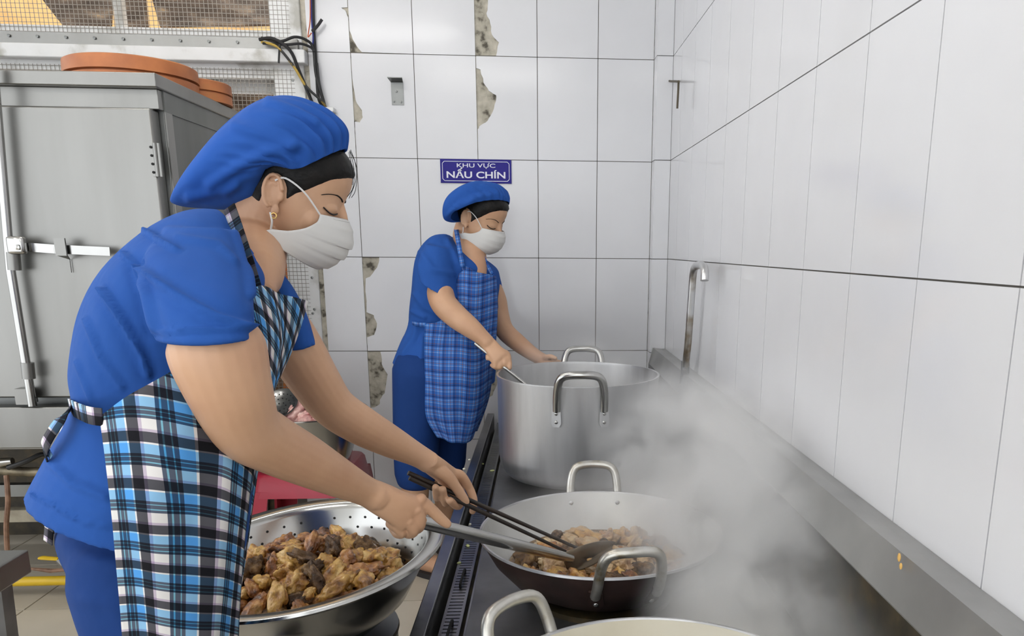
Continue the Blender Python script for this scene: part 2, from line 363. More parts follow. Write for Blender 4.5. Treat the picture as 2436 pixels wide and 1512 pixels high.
# the sign
sg = thing('wall_sign', PY(1132,408,D), 'blue enamel sign with white lettering above the second cook', 'sign')
a = PY(1047,378,D); b = PY(1217,437,D); sy = D-.006
obj('plate', MB().box((a.x, sy, b.z), (b.x, D, a.z)), signb_m, sg, bevel=.001)
def frame(x0, x1, z0, z1, t, y, cut):
    mb = MB(); P = [(x0+cut,z0),(x1-cut,z0),(x1,z0+cut),(x1,z1-cut),(x1-cut,z1),(x0+cut,z1),(x0,z1-cut),(x0,z0+cut)]
    for (p, q), (r, s) in zip(P, P[1:]+P[:1]): mb.bar((p,y,q),(r,y,s),t,.0008,(0,1,0))
    return mb
obj('border_line', frame(a.x+.009, b.x-.009, b.z+.009, a.z-.009, .0022, sy-.0004, .008), signw_m, sg, smooth=False)
def text(s, x, z, h, wid, y, m, par, bold=.0, nm='lettering'):
    cu = bpy.data.curves.new('t', 'FONT'); cu.body = s; cu.align_x = 'CENTER'; cu.extrude = .0006; cu.offset = bold; cu.size = 1
    t = bpy.data.objects.new('t', cu); COL.objects.link(t); dg = bpy.context.evaluated_depsgraph_get(); ev = t.evaluated_get(dg)
    me = bpy.data.meshes.new_from_object(ev); bpy.data.objects.remove(t)
    co = np.array([v.co[:] for v in me.vertices]); x0, x1 = co[:,0].min(), co[:,0].max()
    sx = wid/(x1-x0); sz = h/.73; cxm = (x0+x1)/2
    for v in me.vertices: v.co = V((x + (v.co.x-cxm)*sx, y - v.co.z*.6, z + v.co.y*sz))
    o = obj(nm, me, m, par); return o
text('KHU VỰC', (a.x+b.x)/2+.001, PY(1130,398.5,D).z, .0165, .160, sy-.0008, signw_m, sg, .01)
text('NẤU CHÍN', (a.x+b.x)/2, PY(1130,423.5,D).z, .0265, .245, sy-.0008, signw_m, sg, .022)
# fluorescent tubes under the ceiling
tube_em = mat('lit_fluorescent_tube', (1,1,1), .4); bs(tube_em).inputs['Emission Color'].default_value = (1,.985,.95,1); bs(tube_em).inputs['Emission Strength'].default_value = TUBE_POWER
for (x, y, rz, lab) in ((-1.15,.58,0,'ceiling tube light over the steamer side of the kitchen'),(-.35,-.75,0,'ceiling tube light behind the stove end of the room'),(-1.0,2.15,0,'ceiling tube light between the steamer and the back wall'),(-2.6,.9,1,'ceiling tube light over the far left of the kitchen')):
    t = thing('ceiling_light', (x,y,CEIL), lab, 'ceiling light', 'fluorescent ceiling lights')
    ax = V((1,0,0)) if not rz else V((0,1,0)); sd = V((0,1,0)) if not rz else V((1,0,0)); c = V((x,y,CEIL))
    obj('housing', MB().obox(c+V((0,0,-.02)), ax*.62, sd*.04, V((0,0,.02))), paint_m, t, bevel=.004)
    for k in (-1,1):
        obj('tube', MB().tube([c+ax*-.6+sd*.03*k+V((0,0,-.06)), c+ax*.6+sd*.03*k+V((0,0,-.06))], .014, 10), tube_em, t)
    for k in (-1,1): obj('end_cap', MB().obox(c+ax*.608*k+V((0,0,-.055)), ax*.01, sd*.05, V((0,0,.02))), paint_m, t)
# ================================================================ rice steamer cabinet
FY, BYc = 2.54, 3.26
cx1 = PY(375,223,FY).x; cxl = -2.75; ct = PY(346,177,FY).z; cb = PY(100,1068,FY).z
sc = thing('rice_steamer', (-1.9,2.9,0), 'tall stainless rice steamer cabinet with a latched door', 'steamer cabinet')
obj('body', MB().box((cxl,FY+.03,cb),(cx1,BYc,ct-.04)), steeld_m, sc, bevel=.003)
lip = PY(352,211,FY)
obj('top_cover', MB().box((cxl-.02,FY-.03,lip.z-.0),(cx1+.012,BYc+.01,ct)), steel_m, sc, bevel=.003)
obj('side_band', MB().box((cx1,FY+.03,lip.z-.06),(cx1+.004,BYc,lip.z)), steeld_m, sc)
obj('side_post', MB().box((cx1,FY+.03,cb),(cx1+.004,FY+.075,lip.z-.06)), steel_m, sc)
dt = PY(359,257,FY-.02); db = PY(150,945,FY-.02)
dxl = PY(0,600,FY-.02).x - .16
dr = obj('door', MB().box((dxl,FY-.025,db.z),(dt.x+.0,FY+.03,dt.z)), steel_m, sc, bevel=.006)
obj('door_header', MB().box((cxl,FY,dt.z),(cx1,FY+.035,lip.z)), steel_m, sc, bevel=.002)
obj('door_sill', MB().box((cxl,FY,cb),(cx1,FY+.035,db.z-.03)), steel_m, sc, bevel=.002)
obj('bottom_rail', MB().box((cxl-.01,FY-.05,PY(100,1066,FY-.05).z),(cx1+.01,FY,PY(100,968,FY-.05).z)), steel_m, sc, bevel=.004)
for v0, v1 in ((340,420),):
    p0 = PY(377,v0,FY-.03); p1 = PY(384,v1,FY-.03)
    h = obj('hinge', MB().box((dt.x-.012,FY-.03,p1.z),(cx1-.0,FY-.022,p0.z)).tube([(dt.x+.003,FY-.03,p1.z),(dt.x+.003,FY-.03,p0.z)],.006,10), steel_m, dr)
    for k in range(4):
        z = p1.z + (p0.z-p1.z)*(k+.5)/4; obj('screw', MB().lathe([(.0001,-.004),(.004,-.003),(.004,0),(.0001,0)], (dt.x-.008,FY-.03,z), 8, T=Matrix.Rotation(-math.pi/2,3,'X')), hole_m, dr)
ry = FY-.06
rod = [PY(-6,240,ry), PY(14,560,ry), PY(40,760,ry), PY(75,962,ry)]
p = rod[0]; q = rod[-1]
rx = (PY(10,500,ry).x + PY(75,962,ry).x)/2
obj('locking_rod', MB().tube([PY(10,330,ry)+V((-.0,0,.2)), PY(25,640,ry), PY(78,965,ry)], .0125, 14), mirror_m, sc)
for u, v0, v1 in ((32,600,642),(66,862,900)):
    obj('rod_sleeve', MB().tube([PY(u-1,v0,ry), PY(u+3,v1,ry)], .018, 14), steel_m, sc)
obj('rod_bracket', MB().box(PY(32,925,ry)-V((0,.0,.05)), PY(62,925,ry)+V((0,.05,.0))), steel_m, sc)
p = PY(40,583,FY-.075); obj('latch_plate', MB().obox(p, (.025,0,0),(0,.012,0),(0,0,.026)), mirror_m, sc, bevel=.008)
obj('latch_pin', MB().lathe([(.0001,-.006),(.008,-.004),(.008,0),(.0001,0)], PY(42,588,FY-.088), 12, T=Matrix.Rotation(-math.pi/2,3,'X')), mirror_m, sc)
hb = MB(); P = [PY(60,587,FY-.055), PY(130,592,FY-.062), PY(262,598,FY-.055)]
for i in range(2): hb.bar(P[i], P[i+1], .006, .026)
obj('latch_bar', hb, mirror_m, sc)
a = PY(128,566,FY-.075); b = PY(160,608,FY-.075); c2 = PY(170,648,FY-.03)
obj('latch_keeper', MB().box((a.x,FY-.078,b.z),(b.x,FY-.072,a.z)).prism([(a.x+.003,FY-.078,b.z),(b.x+.002,FY-.078,b.z),(c2.x,FY-.03,b.z-.012),(a.x+.012,FY-.03,b.z-.012)],(0,.004,0)).box((a.x+.012,FY-.032,c2.z),(c2.x,FY-.028,b.z-.012)), steel_m, sc)
for x in (cx1-.04, cxl+.04):
    for y in (FY+.05, BYc-.05): obj('leg', MB().box((x-.02,y-.02,0),(x+.02,y+.02,cb)), steeld_m, sc)
# burner shelf and gas fittings under the cabinet
zb = PY(100,1222,2.72).z
obj('base_bar', MB().box((cxl,2.70,zb-.022),(cx1,2.74,zb+.022)), noisy(mat('grimy_beige_bar',(.3,.26,.19),.7),[(.35,(.22,.19,.14)),(.65,(.42,.38,.29))],12), sc)
zb2 = PY(100,1160,2.66).z
obj('lower_panel', MB().box((cxl,2.66,zb2-.03),(cx1,2.69,zb2+.012)), steeld_m, sc)
obj('void_shade', MB().box((cxl,BYc-.04,.05),(cx1,BYc-.02,cb)), soot_shade_m, sc)  # dark sheet painted in for the shade of the open space below
bu = [PY(-10,1118,2.62), PY(70,1122,2.62), PY(140,1120,2.62)]
obj('burner_pipe', MB().tube(bu, .016, 12), noisy(mat('dull_brass',(.25,.2,.12),.5,.7),[(.3,(.12,.10,.07)),(.7,(.34,.29,.2))],20), sc)
obj('burner_nozzle', MB().tube([bu[2], bu[2]+V((.028,-.01,.002))], [.02,.02], 12), MATS['dull_brass'], sc)
obj('valve', MB().tube([PY(-4,1100,2.6), PY(30,1096,2.6)], [.016,.012], 10), mirror_m, sc)
obj('hose', MB().tube(cr([PY(20,1112,2.6),PY(60,1098,2.58),PY(105,1080,2.6),PY(130,1110,2.63)],5), .008, 8), blackrub_m, sc)
obj('feed_pipe', MB().tube(cr([PY(15,1130,2.6),PY(19,1190,2.58),PY(15,1250,2.58),PY(18,1320,2.58)],5), .008, 8), rust_m, sc)
tag(obj('gas_pipe', MB().tube([(-3.4,2.70,PY(100,1383,2.70).z),(-1.2,2.70,PY(100,1383,2.70).z+.004)], .017, 14), yellow_m), 'yellow painted gas pipe running low along the steamer front', 'pipe')
gv = thing('gas_valve', PY(130,1335,2.6), 'yellow handled gas valve with thin pipe under the steamer', 'valve')
obj('handle', MB().tube([PY(92,1327,2.6), PY(100,1326,2.6), PY(140,1329,2.6)], [.006,.011,.010], 10, flat=.6), yellow_m, gv)
obj('stem', MB().tube([PY(138,1330,2.6), PY(150,1342,2.6)], .011, 8), steel_m, gv)
obj('pipe', MB().tube([PY(66,1351,2.6), PY(120,1357,2.6), PY(165,1354,2.6)], [.004,.008,.005], 8), rust_m, gv)
gp2 = PY(1040,1205,3.2)
tag(obj('gas_pipe', MB().tube([(gp2.x-.10,3.2,gp2.z),(PXL-.1,3.2,gp2.z)], .014, 12), yellow_m), 'yellow gas pipe on the back wall behind the second cook', 'pipe')
# ================================================================ lids on the steamer
def lid(c, r, h, label, tilt, m=orange_m):
    t = thing('tray_lid', c, label, 'lid', 'orange plastic lids on the steamer'); T = Matrix.Rotation(tilt[0],3,'X') @ Matrix.Rotation(tilt[1],3,'Y')
    obj('skirt', MB().lathe([(.0001,0),(r*1.0,0),(r*1.0,h*.40),(r*.93,h*.42),(.0001,h*.45)], c, 64, T=T), m, t)
    obj('top', MB().lathe([(.0001,h*.42),(r*.93,h*.42),(r*.93,h*.47),(r*1.01,h*.49),(r*1.0,h*.95),(r*.96,h),(.0001,h)], c, 64, T=T), m, t)
    return t
c = PY(318,200,2.86); lid(V((c.x,2.86,ct+.002)), .198, .085, 'big round orange plastic lid on top of the steamer', (0,0))
c = PY(470,240,3.05); lid(V((c.x-.01,3.05,ct+.002)), .125, .07, 'smaller orange plastic lid behind the big lid on the steamer', (0,0))
hs = PY(180,157,2.86); tag(obj('lid_cord', MB().tube(cr([V((hs.x+.02,2.86,ct+.05)),V((hs.x-.02,2.84,ct+.035)),V((hs.x-.08,2.83,ct+.03)),V((hs.x-.1,2.83,ct+.006))],5),.005,8), orange_m), 'orange cord lying beside the big lid on the steamer', 'cord')
# ================================================================ steel table corner at the left
tz = .52; pA = PZ(68,1306,tz); 
tb = thing('steel_table', (pA.x-.4,pA.y-.5,0), 'dark grey steel table corner left of the first cook', 'table')
obj('table_top', MB().box((pA.x-1.0,pA.y-.85,tz-.06),(pA.x,pA.y,tz)), steel_m, tb, bevel=.004)
for dx in (-.05,-.95):
    for dy in (-.05,-.8): obj('leg', MB().bar((pA.x+dx,pA.y+dy,tz-.06),(pA.x+dx-.02,pA.y+dy,0),.04,.04,(0,1,0)), stoved_m, tb)
# ================================================================ red stool, basin of raw chicken
SZ = .45; sx0, sx1, sy0, sy1 = -1.02, -.675, 2.70, 3.05
st = thing('plastic_stool', ((sx0+sx1)/2,(sy0+sy1)/2,0), 'red plastic stool under the basin of raw chicken', 'stool')
def rrect(x0,x1,y0,y1,z,rad,n=5):
    out = []
    for (cx_,cy_,a0) in ((x1-rad,y1-rad,0),(x0+rad,y1-rad,90),(x0+rad,y0+rad,180),(x1-rad,y0+rad,270)):
        for k in range(n+1):
            q = math.radians(a0+90*k/n); out.append(V((cx_+rad*math.cos(q), cy_+rad*math.sin(q), z)))
    return out
obj('seat', MB().rings([rrect(sx0-.012,sx1+.012,sy0-.012,sy1+.012,SZ-.085,.05), rrect(sx0,sx1,sy0,sy1,SZ-.012,.05), rrect(sx0+.008,sx1-.008,sy0+.008,sy1-.008,SZ-.002,.045), rrect(sx0+.02,sx1-.02,sy0+.02,sy1-.02,SZ,.04)]), red_m, st)
for i, (x, y, ax, ay) in enumerate(((sx0,sy0,-1,-1),(sx1,sy0,1,-1),(sx1,sy1,1,1),(sx0,sy1,-1,1))):
    mb = MB(); s = .075
    top = [(x-ax*s,y),(x,y),(x,y-ay*s)]; dx, dy = ax*.055, ay*.055; th = .010
    for (p, q) in ((top[0],top[1]),(top[1],top[2])):
        mb.prism([(p[0]+ax*.008,p[1]+ay*.008,SZ-.06),(q[0]+ax*.008,q[1]+ay*.008,SZ-.06),(q[0]+dx-(ax*.02 if q!=(x,y) else 0),q[1]+dy-(ay*.02 if q!=(x,y) else 0),0),(p[0]+dx-(ax*-.02 if p[0]!=x else 0)*0,p[1]+dy,0)], V((-ax*th*(p[0]==x and q[0]==x), -ay*th*(p[1]==y and q[1]==y), 0)))
    obj('leg', mb, red_m, st)
bc = V((-.845,2.87,SZ)); BR = .205; BH = PY(720,1003,bc.y-BR).z - SZ
bn = thing('steel_basin', bc, 'shallow stainless basin full of raw chicken on the red stool', 'basin')
obj('bowl', MB().lathe([(.0001,.002),(.11,.002),(.14,.012),(BR-.02,BH-.012),(BR-.008,BH),(BR+.012,BH+.002),(BR+.012,BH-.002),(BR-.004,BH-.006),(.142,.006),(.11,0),(.0001,0)], bc, 64), mirror_m, bn)
# ================================================================ stove
FZ, DZ = H-.7205, .477                                   # front flange and deck heights
def sk(x, y): return x - .0155*(3.3-y)                    # the front edge runs a little askew of the wall
def sbar(mb, xa, xb, ya, yb, za, zb_):
    P = [(sk(xa,ya),ya),(sk(xb,ya),ya),(sk(xb,yb),yb),(sk(xa,yb),yb)]
    return mb.add([(x,y,za) for x,y in P]+[(x,y,zb_) for x,y in P], [(0,3,2,1),(4,5,6,7),(0,1,5,4),(1,2,6,5),(2,3,7,6),(3,0,4,7)])
SY0, SY1 = .1, 3.385
sv = thing('gas_range', (.15,1.8,0), 'long low stainless gas range along the right tiled wall', 'stove')
fx0, fx1 = -.212, -.182
obj('front_flange', sbar(MB(), fx0, fx1, SY0, SY1, FZ-.022, FZ), stove_m, sv, bevel=.0025)
obj('front_panel', sbar(MB(), fx0+.006, fx0+.014, SY0, SY1, .12, FZ-.022), stove_m, sv)
obj('channel_side', sbar(MB(), fx1-.003, fx1, SY0, SY1, DZ-.04, FZ-.002), stoved_m, sv)
gx0, gx1 = -.170, -.128
gz = DZ+.004
cg = MB(); n = int((SY1-SY0)/.0155)
for k in range(n):
    y = SY0 + k*.0155; sbar(cg, gx0+.006, gx1-.006, y, y+.0112, gz-.003, gz)
sbar(cg, gx0, gx0+.006, SY0, SY1, gz-.006, gz+.0005); sbar(cg, gx1-.006, gx1, SY0, SY1, gz-.006, gz+.0005)
g = obj('drain_grate', cg, stove_m, sv, smooth=False); g['kind'] = 'stuff'
for y in (1.66, 1.40):
    xm = sk(-.149,y); obj('grate_handle', MB().tube(cr([(xm,y,gz),(xm+.001,y+.002,gz+.012),(xm+.004,y+.075,gz+.012),(xm+.004,y+.077,gz)],4), .003, 8), hole_m, sv)
obj('channel_floor', sbar(MB(), fx1, -.118, SY0, SY1, DZ-.045, DZ-.04), soot_shade_m, sv)
obj('deck', sbar(MB(), -.120, .572, SY0, SY1, DZ-.006, DZ).box((-.05,SY0,DZ-.2),(XW-.02,SY1,DZ-.006)), stoved_m, sv, smooth=False)
obj('deck_edge', sbar(MB(), -.120, -.116, SY0, SY1, DZ-.03, DZ+.001), stove_m, sv)
# splash back: sloped ledge, face, recess under it
LZ = PX(2110,1247,XW).z; 
FX = .512; f2 = PX(2023,1213,FX+.01).z; f3 = PX(2013,1330,FX-.008).z
prof = [(XW-.001,LZ+.012),(XW-.02,LZ+.012),(FX+.01,f2),(FX-.008,f3),(FX-.006,f3-.004),(FX+.04,f3-.01),(FX+.04,DZ),(XW-.001,DZ)]
obj('splash_back', MB().prism([(x,SY0,z) for x, z in prof], (0,D-STRIP-.003-SY0,0)), splash_m, sv, smooth=False)
obj('splash_recess', MB().box((FX+.034,SY0,DZ),(FX+.04-.0005,D-STRIP-.02,f3-.01)), soot_shade_m, sv, smooth=False)
obj('splash_end', MB().prism([(x+(-.004 if x<XW-.03 else 0),D-STRIP-.012,z) for x, z in prof[:4]]+[(FX-.01,D-STRIP-.012,DZ),(XW-.001,D-STRIP-.012,DZ)], (0,.006,0)), splash_m, sv, smooth=False)
for y in (1.634, 2.55, .93):
    obj('burner_ring', MB().lathe([(.13,DZ),(.165,DZ),(.165,DZ+.012),(.155,DZ+.016),(.135,DZ+.016),(.13,DZ)], (.147,y,0), 40), soot_shade_m, sv)
# scraps on the flange and the grate
sc_m = mat('cabbage_scrap', (.62,.66,.30), .5); on_m = mat('onion_scrap', (.75,.74,.62), .5)
for u, v, z, r, m_, lab, nm in ((1171,1120,gz,.009,sc_m,'pale green vegetable scrap on the drain grate beside the big pot','vegetable_scrap'),(1117,1094,FZ,.006,on_m,'white onion bit on the front flange of the range','onion_bit'),(1104,1116,FZ,.005,on_m,'round white onion bit on the front flange of the range','onion_bit'),(1148,1104,gz,.006,sc_m,'stringy green scrap on the grate near the flange','vegetable_scrap'),(1113,1299,gz,.009,sc_m,'long green scrap on the grate beside the wok','vegetable_scrap'),(1092,1340,gz,.006,sc_m,'tiny green scrap on the grate nearer the grate handles','vegetable_scrap'),(1118,1248,gz,.005,on_m,'white onion bit on the grate under the spatula','onion_bit')):
    p = PZ(u, v, z); q = random.random()*3
    mb = MB().ell(p+V((0,0,.002)), V((math.cos(q),math.sin(q),0))*r, V((-math.sin(q),math.cos(q),.1))*r*.55, V((.1,0,1))*.003, 12, 6)
    tag(obj(nm, mb, m_), lab, 'food scrap', 'vegetable scraps on the range')
for u, v, s in ((2139,1325,.004),(2143,1346,.003),(2058,1334,.003),(2142,1434,.002)):
    p = PX(u, v, FX+.0005); tag(obj('batter_splash', MB().ell(p, V((.002,0,0)), V((0,s,0)), V((0,0,s*1.7)), 8, 6), mat('fried_crumb',(.7,.42,.12),.5)), 'dried orange food speck stuck on the splash back face', 'food speck', 'orange specks on the splash back')
# tall tap on the splash back
tp = thing('water_tap', PX(1633,880,XW-.05), 'tall bent steel water tap rising above the splash back', 'tap')
xt = XW-.045; b0 = PX(1630,878,xt); yb = b0.y
pts = [b0, PX(1638,800,xt), PX(1645,700,xt), PX(1650,645,xt), PX(1659,631,xt-.004), PX(1671,632,xt-.012), PX(1676,642,xt-.018), PX(1676,667,xt-.02)]
tapm = noisy(mat('worn_chrome',(.6,.6,.6),.3,.9),[(.35,(.30,.24,.17)),(.5,(.62,.62,.62)),(.8,(.74,.74,.75))],9)
obj('spout', MB().tube(cr(pts,6), .0125, 12), tapm, tp)
obj('valve_body', MB().tube([b0+V((0,0,-.05)), b0+V((0,0,-.02)), b0+V((0,0,.03))], [.02,.016,.0145], 12), stoved_m, tp)
obj('valve_handle', MB().bar(b0+V((-.01,-.05,-.005)), b0+V((0,.03,0)), .012, .012), stoved_m, tp)
# ================================================================ pots
def handle_pts(c, ang, rf, hw, z_att, up, out):
    """bail standing on two riveted lugs; ang = direction from the pot's middle, rf = wall radius at a height"""
    d = V((math.cos(ang), math.sin(ang), 0)); s = V((-d.y, d.x, 0)); P = []; rt = rf(z_att+up*.55)
    for k, (a, h, o) in enumerate(((-1,0,.006),(-1,.3,.012),(-.97,.62,out*.7),(-.86,.88,out),(-.6,1,out*1.1),(0,1.03,out*1.15),(.6,1,out*1.1),(.86,.88,out),(.97,.62,out*.7),(1,.3,.012),(1,0,.006))):
        r = rf(z_att+up*h) if h < .5 else rt
        P.append(V(c) + d*(math.sqrt(max(r*r-(hw*a)**2,0))+o) + s*hw*a + V((0,0,z_att+up*h)))
    return P, d, s
def lugs(parent, c, ang, rf, hw, z0, z1, m):
    d = V((math.cos(ang), math.sin(ang), 0)); s = V((-d.y, d.x, 0))
    for a in (-1, 1):
        r = rf(z1); nd_ = (d*math.sqrt(r*r-hw*hw) + s*hw*a).normalized(); t = V((-nd_.y, nd_.x, 0))
        def at(z): return V(c) + nd_*(rf(z)+.0015) + V((0,0,z))
        dn = (at(z1)-at(z0)).normalized(); nn = t.cross(dn).normalized(); nn = nn if nn.dot(nd_) > 0 else -nn
        l = obj('lug', MB().prism([at(z0)-t*.010, at(z0)+t*.010, at(z0)+t*.016+dn*.012, at(z1)+t*.013, at(z1)-t*.013, at(z0)-t*.016+dn*.012], nn*.005), m, parent)
        for k in (.22, .60):
            p = at(z0+(z1-z0)*k)+nn*.005; obj('rivet', MB().ell(p, t*.0062, dn*.0062, nn*.004, 10, 6), mirror_m, l)
POT = V((.1471,2.5504,DZ+.016)); PRr = .27; PH = H-.407-POT.z
pt = thing('stock_pot', POT, 'large aluminium stock pot steaming before the second cook', 'pot')
obj('vessel', MB().lathe([(.0001,0),(PRr-.06,0),(PRr-.025,.012),(PRr-.006,.04),(PRr-.001,.08),(PRr,PH-.02),(PRr+.003,PH-.004),(PRr+.003,PH),(PRr-.004,PH),(PRr-.006,PH-.01),(PRr-.007,.05),(PRr-.03,.01),(.0001,.008)], POT, 96), alu_m, pt)
for ang, nm in ((-math.pi/2-.03, 'n'), (math.pi/2-.12, 'f')):
    hw = .072; Pp, d, s = handle_pts(POT, ang, lambda z: PRr, hw, PH-.075, .115, .035)
    h = obj('handle', MB().tube(cr(Pp,4), .0125, 12), mirror_m, pt)
    lugs(h, POT, ang, lambda z: PRr, hw, PH-.125, PH-.055, alu_m)
lv = POT + V((-PRr+.012,.07,PH)); 
obj('broth', MB().lathe([(.0001,PH-.10),(PRr-.008,PH-.10),(PRr-.008,PH-.104),(.0001,PH-.104)], POT, 48), mat('pale_broth',(.35,.33,.26),.15), pt)
# long ladle handle in the second cook's fist
l0 = PY(1130,816,2.66); l1 = PY(1216,886,2.62)
dl = (l1-l0).normalized()
ld = thing('steel_ladle', l1, 'steel ladle handle held in the stock pot by the second cook', 'ladle')
obj('handle', MB().tube([l0, l1, l1+dl*.10], .0065, 10), mirror_m, ld)
obj('cup', MB().lathe([(.0001,-.03),(.03,-.024),(.045,0),(.043,0),(.028,-.022),(.0001,-.028)], l1+dl*.12+V((.02,0,0)), 24), mirror_m, ld)
def wok(name, c, r, hgt, label, angs, m_out, m_in, hw=.062, up=.088, zr=.005):
    t = thing(name, c, label, 'wok')
    out = [(.0001,0),(r*.42,0),(r*.58,.010),(r*.76,hgt*.28),(r*.90,hgt*.60),(r*.975,hgt*.88),(r,hgt)]
    inn = [(r-.004,hgt),(r*.96,hgt*.88),(r*.882,hgt*.62),(r*.74,hgt*.31),(r*.56,.016),(.0001,.008)]
    obj('outside', MB().lathe(out, c, 96), m_out, t)
    obj('inside', MB().lathe([(r,hgt)]+inn, c, 96), m_in, t)
    obj('rim', MB().lathe([(r-.004,hgt-.001),(r-.002,hgt+.0025),(r+.002,hgt+.0025),(r+.003,hgt-.002),(r-.001,hgt-.003)], c, 96), alu_m, t)
    zo = [q_[1] for q_ in out]; ro = [q_[0] for q_ in out]; rf = lambda z: float(np.interp(z, zo[1:], ro[1:]))
    for i, ang in enumerate(angs):
        Pp, d, s = handle_pts(c, ang, rf, hw, hgt-.045, up+.02, .028)
        h = obj('handle', MB().tube(cr(Pp,4), .0105, 12), handle_m, t)
        lugs(h, c, ang, rf, hw, hgt-.078, hgt-.030, burnt_m if m_out is burnt_m else alu_m)
        for a in (-1,1):
            rad = math.sqrt(r*r-hw*hw)
            for k in (.022,.048):
                p = V(c) + (d*rad + s*hw*a).normalized()*(r*(.985-k*.9)) + V((0,0,hgt-k)); obj('rivet', MB().ell(p-d*.006, s*.006, V((0,0,.006)), d*.004, 10, 6), alu_m, h)
    return t
WOK = V((.1472,1.6345,DZ+.016)); WH = H-.6172-WOK.z; WRr = .2705
wk = wok('frying_wok', WOK, WRr, WH, 'wide soot-blackened wok of frying chicken pieces on the range', (-math.pi/2+.12, math.pi/2-.02), burnt_m, aluin_m)
W3 = V((.175,.925,DZ+.016))
w3 = wok('frying_wok', W3, .275, WH, 'cream coloured empty wok with stained handle nearest the range end', (math.radians(135), math.radians(-45)), alu_m, cream_m, hw=.066)
# ================================================================ people: shared builders
def fabric(name, col, dark=.75):
    m = noisy(mat(name, col, .85, 0, Specular_IOR_Level=.2), [(.3,tuple(c*dark for c in col)),(.7,col)], 3.5, 3)
    tc = nd(m,'ShaderNodeTexCoord'); wv = nd(m,'ShaderNodeTexNoise'); wv.inputs['Scale'].default_value = 9; wv.inputs['Detail'].default_value = 3; lk(m,tc.outputs['Object'],wv.inputs['Vector'])
    bp = nd(m,'ShaderNodeBump'); bp.inputs['Strength'].default_value = .55; bp.inputs['Distance'].default_value = .018; lk(m,wv.outputs[0],bp.inputs['Height']); lk(m,bp.outputs[0],bs(m).inputs['Normal']); return m
blue_m = fabric('royal_blue_cotton', (.022,.092,.360), .88)
navy_m = fabric('navy_cotton', (.012,.048,.20), .85)
cap_m = fabric('blue_cap_cotton', (.022,.095,.385), .9)
skin_m = noisy(mat('skin', (.55,.33,.21), .48), [(.3,(.50,.275,.165)),(.55,(.58,.34,.205)),(.75,(.61,.37,.24))], 7, 4, bump=.12, bscale=160, dist=.001)
hair_m = noisy(mat('black_hair', (.012,.010,.009), .5, 0, Specular_IOR_Level=.25), [(.35,(.003,.003,.003)),(.7,(.012,.010,.009))], 60, 4, stretch=(1,.25,1), bump=.5, bscale=120, dist=.003)
maskw_m = mat('white_mask_cloth', (.66,.65,.63), .9); loop_m = mat('white_elastic', (.72,.71,.69), .8)
eye_m = mat('dark_eye', (.015,.010,.008), .2); gold_m = mat('gold', (.8,.55,.2), .25, 1); sole_m = mat('dark_sandal', (.02,.018,.02), .6)
def plaid(name, pu, pv, stops_u, stops_v, gamma=.5, rough=.9):
    m = mat(name, (.2,.2,.3), rough, 0, Specular_IOR_Level=.15); uv = nd(m,'ShaderNodeUVMap'); uv.uv_map = 'UVMap'; sp = nd(m,'ShaderNodeSeparateXYZ'); lk(m,uv.outputs[0],sp.inputs[0])
    def band(out, p, stops):
        d = nd(m,'ShaderNodeMath',operation='DIVIDE'); d.inputs[1].default_value = p; lk(m,out,d.inputs[0])
        fr = nd(m,'ShaderNodeMath',operation='FRACT'); lk(m,d.outputs[0],fr.inputs[0]); return ramp(m,fr.outputs[0],stops,'CONSTANT')
    a = band(sp.outputs[0],pu,stops_u); b = band(sp.outputs[1],pv,stops_v)
    mx = nd(m,'ShaderNodeMix',data_type='RGBA',blend_type='MULTIPLY'); mx.inputs[0].default_value = 1; lk(m,a,mx.inputs[6]); lk(m,b,mx.inputs[7])
    g = nd(m,'ShaderNodeGamma'); g.inputs[1].default_value = gamma; lk(m,mx.outputs[2],g.inputs[0]); lk(m,g.outputs[0],bs(m).inputs['Base Color'])
    tc = nd(m,'ShaderNodeTexCoord'); wv = nd(m,'ShaderNodeTexNoise'); wv.inputs['Scale'].default_value = 14; lk(m,tc.outputs['Object'],wv.inputs['Vector'])
    bp = nd(m,'ShaderNodeBump'); bp.inputs['Strength'].default_value = .4; bp.inputs['Distance'].default_value = .012; lk(m,wv.outputs[0],bp.inputs['Height']); lk(m,bp.outputs[0],bs(m).inputs['Normal'])
    return m
bk, wh, li, nv, tl, bl = (.009,.009,.012), (.74,.72,.70), (.36,.28,.40), (.012,.018,.035), (.05,.26,.42), (.085,.32,.72)
seq = [(0,bk),(.19,li),(.25,wh),(.47,nv),(.53,tl),(.555,nv),(.64,tl),(.66,nv),(.72,bl),(.93,wh),(.97,bk)]
plaid1_m = plaid('black_white_blue_plaid', .062, .056, seq, seq)
b1, b2, b3, rd, w2, dk = (.045,.15,.46), (.075,.22,.58), (.03,.09,.30), (.30,.09,.10), (.55,.58,.75), (.012,.025,.10)
seq2 = [(0,b1),(.16,w2),(.20,b2),(.34,rd),(.39,b2),(.50,w2),(.53,b1),(.66,dk),(.72,b3),(.84,rd),(.88,b1)]
plaid2_m = plaid('blue_red_white_check', .050, .046, seq2, seq2, .56)
def limb(pts, seg=18, n=5, flat=1.0):
    """closed tapering tube through (u, v, Y, radius) or (Vector, radius)"""
    P = [(PY(*p[:3]), p[3]) if len(p) == 4 else p for p in pts]
    path = cr([p for p, r in P], n); rad = crs([r for p, r in P], n)
    t0 = (path[0]-path[1]).normalized(); t1 = (path[-1]-path[-2]).normalized(); r0, r1 = rad[0], rad[-1]
    path = [path[0]+t0*r0*.85, path[0]+t0*r0*.5] + path + [path[-1]+t1*r1*.5, path[-1]+t1*r1*.85]; rad = [r0*.35, r0*.85] + rad + [r1*.85, r1*.35]
    return MB().tube(path, rad, seg, True, flat)
